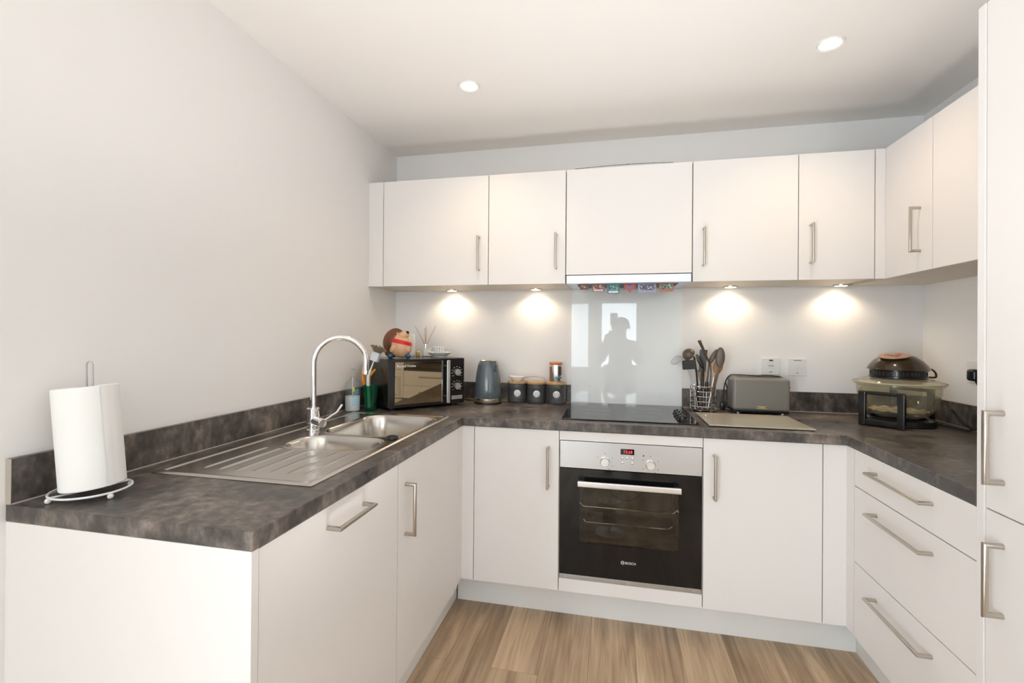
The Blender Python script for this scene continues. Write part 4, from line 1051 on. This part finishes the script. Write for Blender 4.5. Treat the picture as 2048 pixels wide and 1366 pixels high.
def ladle(t, tip, ax):
    M = Matrix.Translation((1.703, -0.098, 1.195)) @ Matrix.Rotation(-0.9, 4, 'Y') @ Matrix.Rotation(0.5, 4, 'X')
    pf = [(0.034 * math.sin(PI / 2 * k / 8), -0.034 * math.cos(PI / 2 * k / 8)) for k in range(9)]
    pf2 = [(0.032 * math.sin(PI / 2 * k / 8), -0.032 * math.cos(PI / 2 * k / 8)) for k in range(8, -1, -1)]
    MB().lathe([(0, pf[0][1])] + pf[1:] + pf2[:-1] + [(0, pf2[-1][1])], n=28, M=M @ Matrix.Rotation(PI, 4, 'X')).build('bowl', BROWNGREY, t)
utensil('ladle', 'taupe soup ladle hooked over the left side of the utensil basket', 'ladle', b_(-0.018, 0.022), (1.741, -0.097, 1.085), (1.727, -0.098, 1.188), ladle, 0.0048, BLKPLA)
utensil('slotted_spoon', 'black curved spoon just right of the ladle', 'spoon', b_(-0.004, -0.030), (1.765, -0.146, 1.080), (1.762, -0.150, 1.130), lambda t, tip, ax: spoonhead(0.010, 0.080, 0.004, BLKPLA)(t, tip, Vector((-0.45, 0, 1))), 0.0042, BLKPLA)
utensil('turner', 'wide dark grey turner with a straight tall blade in the basket', 'spatula', b_(0.0, 0.0), (1.760, -0.115, 1.050), (1.7640, -0.115, 1.1140), blade(0.0165, 0.0185, 0.113, DARKGREY), 0.0050)
utensil('spatula', 'slim taupe spatula seen edge-on, tallest in the utensil basket', 'spatula', b_(0.020, -0.018), (1.803, -0.128, 1.085), (1.8015, -0.130, 1.1440), lambda t, tip, ax: blade(0.004, 0.012, 0.142, BROWNGREY, face=Vector((-0.85, -0.35, 0.2)))(t, tip, Vector((-0.43, 0, 0.98))), 0.0042, BROWNGREY)
utensil('scraper', 'short taupe scraper leaning right between spatula and big spoon', 'scraper', b_(0.012, 0.022), (1.794, -0.098, 1.080), (1.8000, -0.098, 1.1480), lambda t, tip, ax: spoonhead(0.0125, 0.088, 0.003, BROWNGREY, 'blade')(t, tip, Vector((0.42, 0, 0.86))), 0.0042, BROWNGREY)
utensil('serving_spoon', 'large taupe serving spoon at the right of the utensil basket', 'spoon', b_(0.034, -0.006), (1.823, -0.125, 1.040), (1.8440, -0.128, 1.1360), lambda t, tip, ax: spoonhead(0.0225, 0.104, 0.007, BROWNGREY)(t, tip, Vector((0.06, 0, 1))), 0.0052, BROWNGREY)
utensil('wooden_spoon', 'orange toned wooden spoon behind the large taupe spoon', 'spoon', b_(0.030, 0.020), (1.822, -0.092, 1.050), (1.8380, -0.090, 1.1000), lambda t, tip, ax: spoonhead(0.0240, 0.085, 0.005, WOOD)(t, tip, Vector((0.18, 0, 1))), 0.0050, WOOD)
utensil('wooden_spatula', 'pale wooden spatula low in the middle of the utensil basket', 'spatula', b_(0.008, 0.036), (1.775, -0.080, 1.030), (1.7690, -0.080, 1.0620), lambda t, tip, ax: blade(0.011, 0.020, 0.058, WOOD)(t, tip, Vector((-0.05, 0, 1))), 0.0050, WOOD)
utensil('peeler', 'black handled peeler at the front of the utensil basket', 'peeler', b_(0.010, -0.036), (1.778, -0.152, 0.985), (1.7790, -0.152, 1.0120), lambda t, tip, ax: MB().tube([tip, tip + Vector((0.001, 0, 0.050))], 0.0085, 12).build('grip', BLKPLA, t), 0.0020, STEEL)
utensil('knife_steel', 'thin steel skewer leaning right at the front of the basket', 'skewer', b_(0.016, -0.044), (1.797, -0.160, 1.000), (1.8120, -0.160, 1.0900), lambda t, tip, ax: MB().ball(tip, 0.0035, n=10).build('end_knob', STEEL, t), 0.0024, STEEL)

# ------------------------------------------------------------------ toaster
TO = (2.0300, -0.0985)
TX0, TX1, TY0, TY1, TZ0, TZ1 = 1.8990, 2.1600, -0.1660, -0.0400, 0.9215, 1.0880
t = thing('toaster', 'grey two slice toaster with small brass badge, cord draped over it', 'toaster', (2.03, -0.10, ZT))
TOAST = pbr('warm_grey_enamel', (0.21, 0.20, 0.18), 0.28)
MB().box(TX0, TX1, TY0, TY1, TZ0 + 0.004, TZ1, 0.016, 5).build('shell', TOAST, t)
MB().box(TX0 + 0.006, TX1 - 0.006, TY0 + 0.006, TY1 - 0.006, TZ0 - 0.004, TZ0 + 0.006, 0.002).build('base', BLKPLA, t)
for fx in (TX0 + 0.03, TX1 - 0.03):
    for fy in (TY0 + 0.022, TY1 - 0.022): MB().cyl((fx, fy, ZT), 0.010, 0.0005, 0.0072, 16).build('foot', ALU, t)
m = MB()
for sy in (-0.0285, 0.0285): m.box(TX0 + 0.035, TX1 - 0.035, -0.103 + sy - 0.011, -0.103 + sy + 0.011, TZ1 - 0.0004, TZ1 + 0.0006)
m.build('bread_slots', BLKMAT, t)
bd = MB().box(2.0095, 2.0545, TY0 - 0.0012, TY0 + 0.0004, 0.9385, 0.9520, 0.0006).build('badge', pbr('brass_badge', (0.72, 0.58, 0.36), 0.25, 1.0), t)
m = MB()
for bx in (2.0140, 2.0500): m.cyl((0, 0, 0), 0.0026, 0, 0.0006, 12, Matrix.Translation((bx, TY0 - 0.0012, 0.9452)) @ Matrix.Rotation(PI / 2, 4, 'X'))
m.build('badge_rivets', BLKMAT, bd)
lv = MB().box(TX1 - 0.001, TX1 + 0.016, -0.116, -0.090, 1.036, 1.048, 0.003).build('lever', pbr('copper_lever', (0.55, 0.22, 0.12), 0.3, 0.8), t)
CR = 0.0032
cord = bez([(1.8780, -0.055, ZT + 0.040), (1.8800, -0.055, 1.000), (1.8880, -0.058, 1.055), (1.9080, -0.062, 1.0900), (1.9450, -0.066, TZ1 + 0.0068), (2.0300, -0.070, TZ1 + 0.0048), (2.1150, -0.068, TZ1 + 0.0052), (2.1620, -0.060, 1.0800), (2.1860, -0.056, 1.0250), (2.1920, -0.052, 0.975), (2.1800, -0.047, 0.935), (2.1640, -0.046, 0.925)], 8)
MB().tube(cord, CR, 8).build('power_cord', BLKMAT, t)
MB().tube(bez([(1.8880, -0.058, 1.055), (1.8990, -0.050, 1.020), (1.9020, -0.045, 0.96)], 8), CR, 8).build('cord_loop', BLKMAT, t)
MB().box(1.8620, 1.8860, -0.075, -0.045, ZT + 0.001, ZT + 0.040, 0.006).build('plug', BLKPLA, t)
tag(MB().box(1.7165, 2.1240, -0.5465, -0.2210, ZT + 0.0030, ZT + 0.0085, 0.0015).build('worktop_saver', BOARDGL),
    'pale glass worktop saver board in front of the toaster', 'chopping board')
_ws = bpy.data.objects['worktop_saver']
for fx in (1.74, 2.10):
    for fy in (-0.525, -0.242): MB().cyl((fx, fy, ZT), 0.008, 0.0003, 0.0029, 12).build('rubber_foot', BLKMAT, _ws)

# ------------------------------------------------------------------ halogen oven
HX, HY = 2.5620, -0.2570
t = thing('halogen_oven', 'tabletop halogen oven with glass bowl and brown dome lid in the corner', 'halogen oven', (HX, HY, ZT))
zb = ZT
MB().lathe([(0, 0.032), (0.085, 0.033), (0.108, 0.045), (0.135, 0.085), (0.148, 0.135), (0.152, 0.170), (0.160, 0.1745), (0.160, 0.1795), (0.149, 0.1795), (0.145, 0.136), (0.131, 0.087), (0.105, 0.050), (0.083, 0.038), (0, 0.037)], (HX, HY, zb), 64).build('glass_bowl', BOWLGLASS, t)
MB().lathe([(0.1610, 0.1815), (0.1615, 0.184), (0.1610, 0.188), (0.135, 0.199), (0.105, 0.206), (0.104, 0.203), (0.134, 0.195), (0.150, 0.1815), (0.1610, 0.1815)], (HX, HY, zb), 64).build('glass_lid', BOWLGLASS, t)
MB().tube([(HX + 0.1650 * math.cos(2 * PI * k / 72), HY + 0.1650 * math.sin(2 * PI * k / 72), zb + 0.1845) for k in range(72)], 0.0034, 8, closed=True).build('lid_rim', pbr('olive_glass_rim', (0.50, 0.45, 0.30), 0.12), t)
hd = MB().lathe([(0, 0.200), (0.098, 0.202), (0.104, 0.208), (0.104, 0.214), (0.099, 0.216), (0.099, 0.236), (0.104, 0.238), (0.104, 0.241), (0, 0.241)], (HX, HY, zb), 56).build('vent_ring', BLKPLA, t)
m = MB()
for k in range(44):
    a = 2 * PI * k / 44; c_, s_ = math.cos(a), math.sin(a)
    m.tube([(HX + 0.0995 * c_, HY + 0.0995 * s_, zb + 0.217), (HX + 0.0995 * c_, HY + 0.0995 * s_, zb + 0.235)], 0.0016, 5)
m.build('vent_fins', pbr('fin_grey', (0.05, 0.05, 0.05), 0.3), hd)
DOME = pbr('bronze_gloss_plastic', (0.055, 0.034, 0.018), 0.14, 0.25, Coat_Weight=0.4)
MB().lathe([(0.110, 0.2412), (0.113, 0.2435), (0.104, 0.262), (0.088, 0.282), (0.066, 0.300), (0.052, 0.3055), (0, 0.3075)], (HX, HY, zb), 56).build('dome', DOME, t)
tilt = Matrix.Translation((HX - 0.030, HY - 0.030, zb + 0.3015)) @ Matrix.Rotation(0.20, 4, Vector((0.7, -0.7, 0)))
dial = MB().lathe([(0, 0.0), (0.056, 0.0), (0.056, 0.0035), (0, 0.0045)], n=40, M=tilt).build('dial_plate', pbr('copper_disc', (0.52, 0.31, 0.19), 0.3, 0.5), t)
m = MB()
for a in (20, 140, 260): m.box(-0.013, 0.013, -0.006, 0.006, 0.0040, 0.0052, 0, 1, tilt @ Matrix.Rotation(math.radians(a), 4, 'Z') @ Matrix.Translation((0.022, 0, 0)))
m.build('red_print', pbr('red_print', (0.45, 0.10, 0.08), 0.4), dial)
m = MB(); m.tube(bez([(HX + 0.092, HY + 0.02, zb + 0.262), (HX + 0.130, HY - 0.01, zb + 0.240), (HX + 0.138, HY - 0.012, zb + 0.212), (HX + 0.112, HY - 0.006, zb + 0.210)], 6), 0.0042, 8); m.build('carry_handle', pbr('dark_red_plastic', (0.09, 0.015, 0.012), 0.3), t)
# stand: foot ring and two side handles
m = MB(); m.lathe([(0.098, 0.0005), (0.132, 0.0005), (0.134, 0.004), (0.130, 0.026), (0.108, 0.034), (0.098, 0.030), (0.098, 0.0005)], (HX, HY, zb), 56)
m.build('stand_base', BLKPLA, t)
for sg in (1, -1):
    m = MB()
    cd = Vector((-0.707, -0.707, 0)) * sg; tg = Vector((0.707, -0.707, 0)) * sg
    c0 = Vector((HX, HY, zb)) + cd * 0.176
    def B(u0, u1, v0, v1, z0, z1):
        Mx = Matrix((tg, -cd, Vector((0, 0, 1)))).transposed().to_4x4(); Mx.translation = c0
        m.box(u0, u1, v0, v1, z0, z1, 0.004, 2, Mx)
    if sg == -1: c0 = Vector((HX, HY, zb)) + cd * 0.168
    B(-0.082, -0.056, -0.012, 0.012, 0.0006, 0.150); B(0.056, 0.082, -0.012, 0.012, 0.0006, 0.150)
    B(-0.080, 0.080, -0.010, 0.010, 0.136, 0.151)
    B(-0.062, 0.062, -0.006, 0.060, 0.004, 0.030)
    if sg == 1: m.build('side_handle', BLKPLA, t)
    else: m.build('side_handle', BLKPLA, t)
PCORD = [(HX + 0.128, HY - 0.02, zb + 0.010), (2.712, -0.330, zb + 0.0075), (2.735, -0.420, zb + 0.0100), (2.712, -0.400, zb + 0.055), (2.722, -0.330, zb + 0.082), (2.748, -0.345, zb + 0.030), (2.762, -0.400, zb + 0.0100), (2.772, -0.420, zb + 0.06), (2.776, -0.395, 1.09), (2.776, -0.380, 1.115)]
MB().tube(bez(PCORD, 8), 0.0032, 8).build('power_cord', BLKMAT, t)
MB().box(W - 0.046, W - 0.0102, -0.398, -0.352, 1.116, 1.166, 0.012, 3).build('plug', BLKPLA, t)
FOIL = pbr('baked_tray_liner', (0.62, 0.50, 0.34), 0.5)
nt, b, N, L = nodes(FOIL); n = tex_noise(nt, 34, 5); r = ramp(nt, n.outputs['Fac'], [(0.36, (0.30, 0.19, 0.09)), (0.55, (0.72, 0.62, 0.46)), (0.7, (0.80, 0.74, 0.62))]); L.new(r.outputs['Color'], b.inputs['Base Color'])
m = MB(); rnd = random.Random(8); NN = 56
rg = []
for ri, (rr_, zz) in enumerate(((0.030, 0.056), (0.060, 0.056), (0.088, 0.057), (0.104, 0.063), (0.106, 0.061), (0.088, 0.0545), (0.030, 0.0535))):
    rg.append([m.bm.verts.new((HX + rr_ * math.cos(2 * PI * k / NN) * (1 + (0.02 * math.sin(9 * 2 * PI * k / NN) if 2 < ri < 5 else 0)), HY + rr_ * math.sin(2 * PI * k / NN), zb + zz + (0.003 * math.sin(13 * 2 * PI * k / NN) if ri in (3, 4) else 0))) for k in range(NN)])
for a, c in zip(rg, rg[1:]):
    for k in range(NN): m.bm.faces.new((a[k], a[(k + 1) % NN], c[(k + 1) % NN], c[k]))
m.bm.faces.new(rg[0]); m.bm.faces.new(list(reversed(rg[-1])))
tag(m.build('tray_liner', FOIL), 'round pale baked tray liner inside the glass bowl oven', 'tray liner')

# ------------------------------------------------------------------ photographer (seen mirrored in the splashback)
def skin(name, verts, edges, radii, mat, parent, sub=2):
    me = bpy.data.meshes.new(name); me.from_pydata([Vector(v) for v in verts], edges, [])
    o = bpy.data.objects.new(name, me); COL.objects.link(o)
    sm_ = o.modifiers.new('skin', 'SKIN'); sm_.use_smooth_shade = True
    sl = me.skin_vertices[0].data
    for k, r_ in enumerate(radii):
        sl[k].radius = (r_, r_) if not isinstance(r_, tuple) else r_
    sl[0].use_root = True
    ss = o.modifiers.new('sub', 'SUBSURF'); ss.levels = 1; ss.render_levels = sub
    me.materials.append(mat)
    o.parent = parent; o.location = -parent.location
    return o
PXX, PYY = 1.405, -3.18
person = thing('person', 'person in dark jacket photographing the kitchen, mirrored in the splashback', 'person', (PXX, PYY, 0))
SKINM = pbr('skin_tone', (0.50, 0.32, 0.24), 0.5); JACK = pbr('charcoal_jersey', (0.05, 0.05, 0.055), 0.85); TROU = pbr('navy_cotton', (0.03, 0.035, 0.05), 0.85); HAIR = pbr('dark_hair', (0.03, 0.022, 0.018), 0.6)
hip = (PXX, -3.22, 0.86); ch = (PXX, -3.10, 1.08); sh = (PXX, -3.04, 1.19); nk = (PXX + 0.005, -3.00, 1.265); hd_ = (1.417, -2.955, 1.385); ht = (1.417, -2.965, 1.445)
shL = (PXX - 0.175, -3.05, 1.165); elL = (PXX - 0.235, -2.93, 0.985); wrL = (1.240, -2.790, 1.235)
shR = (PXX + 0.175, -3.05, 1.165); elR = (PXX + 0.215, -2.93, 0.985); wrR = (1.422, -2.790, 1.235)
hpL = (PXX - 0.095, -3.22, 0.82); knL = (PXX - 0.12, -3.06, 0.46); anL = (PXX - 0.12, -3.22, 0.09)
hpR = (PXX + 0.095, -3.22, 0.82); knR = (PXX + 0.12, -3.06, 0.46); anR = (PXX + 0.12, -3.22, 0.09)
toL = (PXX - 0.13, -3.07, 0.04); toR = (PXX + 0.13, -3.07, 0.04); nose = (1.414, -2.872, 1.375); chin = (1.416, -2.900, 1.318)
V_ = [hip, ch, sh, nk, hd_, ht, shL, elL, wrL, shR, elR, wrR, hpL, knL, anL, hpR, knR, anR, toL, toR, nose, chin]
E_ = [(0, 1), (1, 2), (2, 3), (3, 4), (4, 5), (2, 6), (6, 7), (7, 8), (2, 9), (9, 10), (10, 11), (0, 12), (12, 13), (13, 14), (0, 15), (15, 16), (16, 17), (14, 18), (17, 19), (4, 20), (4, 21)]
R_ = [0.125, 0.13, 0.11, 0.052, 0.088, 0.070, 0.055, 0.042, 0.028, 0.055, 0.042, 0.028, 0.085, 0.058, 0.040, 0.085, 0.058, 0.040, 0.032, 0.032, 0.013, 0.036]
palmL = (1.238, -2.750, 1.268); palmR = (1.424, -2.750, 1.268)
V_ += [palmL, palmR]; E_ += [(8, 22), (11, 23)]; R_ += [0.030, 0.030]
for side, base, pi in ((1, palmL, 22), (-1, palmR, 23)):
    for k in range(4):
        z = 1.250 + 0.0135 * k; ln = (0.030, 0.036, 0.038, 0.032)[k]
        i0 = len(V_)
        V_ += [(base[0] + side * 0.004, base[1] + 0.046, z + 0.012), (base[0] + side * (0.004 + ln * 0.5), base[1] + 0.058, z + 0.012), (base[0] + side * (0.004 + ln), base[1] + 0.052, z + 0.010)]
        E_ += [(pi, i0), (i0, i0 + 1), (i0 + 1, i0 + 2)]; R_ += [0.009, 0.0085, 0.008]
    i0 = len(V_); V_ += [(base[0] + side * 0.012, base[1] - 0.024, 1.262), (base[0] + side * 0.034, base[1] - 0.024, 1.275)]
    E_ += [(pi, i0), (i0, i0 + 1)]; R_ += [0.010, 0.009]
skin('body', V_, E_, R_, SKINM, person)
mid = lambda a, b_, f: tuple(a[i] + (b_[i] - a[i]) * f for i in range(3))
skin('jacket', [hip, ch, sh, mid(sh, nk, 0.5), shL, elL, mid(elL, wrL, 0.86), shR, elR, mid(elR, wrR, 0.86)], [(0, 1), (1, 2), (2, 3), (2, 4), (4, 5), (5, 6), (2, 7), (7, 8), (8, 9)],
     [0.155, 0.152, 0.128, 0.070, 0.078, 0.060, 0.044, 0.078, 0.060, 0.044], JACK, person)
skin('trousers', [mid(hip, ch, 0.1), hpL, knL, mid(knL, anL, 0.9), hpR, knR, mid(knR, anR, 0.9)], [(0, 1), (1, 2), (2, 3), (0, 4), (4, 5), (5, 6)], [0.138, 0.104, 0.078, 0.062, 0.104, 0.078, 0.062], TROU, person)
MB().ball((1.417, -2.985, 1.425), 0.098, (0.92, 1.0, 0.85), 24).build('hair', HAIR, person)
for sx, to in ((-1, toL), (1, toR)):
    MB().ball((PXX + sx * 0.125, -3.14, 0.048), 0.055, (0.85, 2.4, 0.85), 20).build('shoe', BLKMAT, person)
for sx in (-1, 1):
    MB().ball((1.417 + sx * 0.033, -2.882, 1.395), 0.011, n=12).build('eye', CERAMIC, person)
    MB().ball((1.417 + sx * 0.090, -2.965, 1.380), 0.022, (0.4, 0.8, 1.3), 12).build('ear', SKINM, person)
t = thing('camera_body', 'black camera with bounce flash held by the photographer', 'camera', (1.330, -2.74, 1.25))
MB().box(1.268, 1.392, -2.762, -2.712, 1.252, 1.345, 0.008, 3).build('casing', BLKPLA, t)
MB().lathe([(0, 0), (0.034, 0), (0.036, 0.02), (0.036, 0.045), (0.030, 0.052), (0.028, 0.040), (0, 0.038)], n=32, M=Matrix.Translation((1.3131, -2.7115, 1.296)) @ Matrix.Rotation(-PI / 2, 4, 'X')).build('lens', BLKMAT, t)
MB().box(1.300, 1.350, -2.760, -2.714, 1.3455, 1.400, 0.006).build('hot_shoe_neck', BLKPLA, t)
MB().box(1.285, 1.365, -2.765, -2.705, 1.4005, 1.540, 0.006).build('flash_head', BLKPLA, t)
MB().box(1.291, 1.359, -2.760, -2.710, 1.5402, 1.5430).build('flash_window', WHITEPLA, t)
SX, SY, SZ = 1.30, -1.62, 0.06  # invented fill lamp on the floor, out of view, lifts the ceiling brightness
t = thing('added_strobe', 'added unseen fill flash on a low stand brightening the ceiling', 'flash', (SX, SY, 0))
MB().lathe([(0, 0.001), (0.09, 0.001), (0.09, 0.012), (0.012, 0.02), (0.012, SZ), (0, SZ)], (SX, SY, 0), 32).build('stand', WHITEPLA, t)
MB().lathe([(0, 0), (0.04, 0.001), (0.045, 0.13), (0.070, 0.155), (0.067, 0.155), (0.042, 0.135), (0, 0.13)], (SX, SY, SZ + 0.001), 32).build('housing', WHITEPLA, t)
fl = spot('added_strobe_light', (SX, SY, SZ + 0.165), ADDED_STROBE, 102, 0.9, (1.0, 0.974, 0.958), 0.20, t)
fl.rotation_euler = (PI, 0, 0)
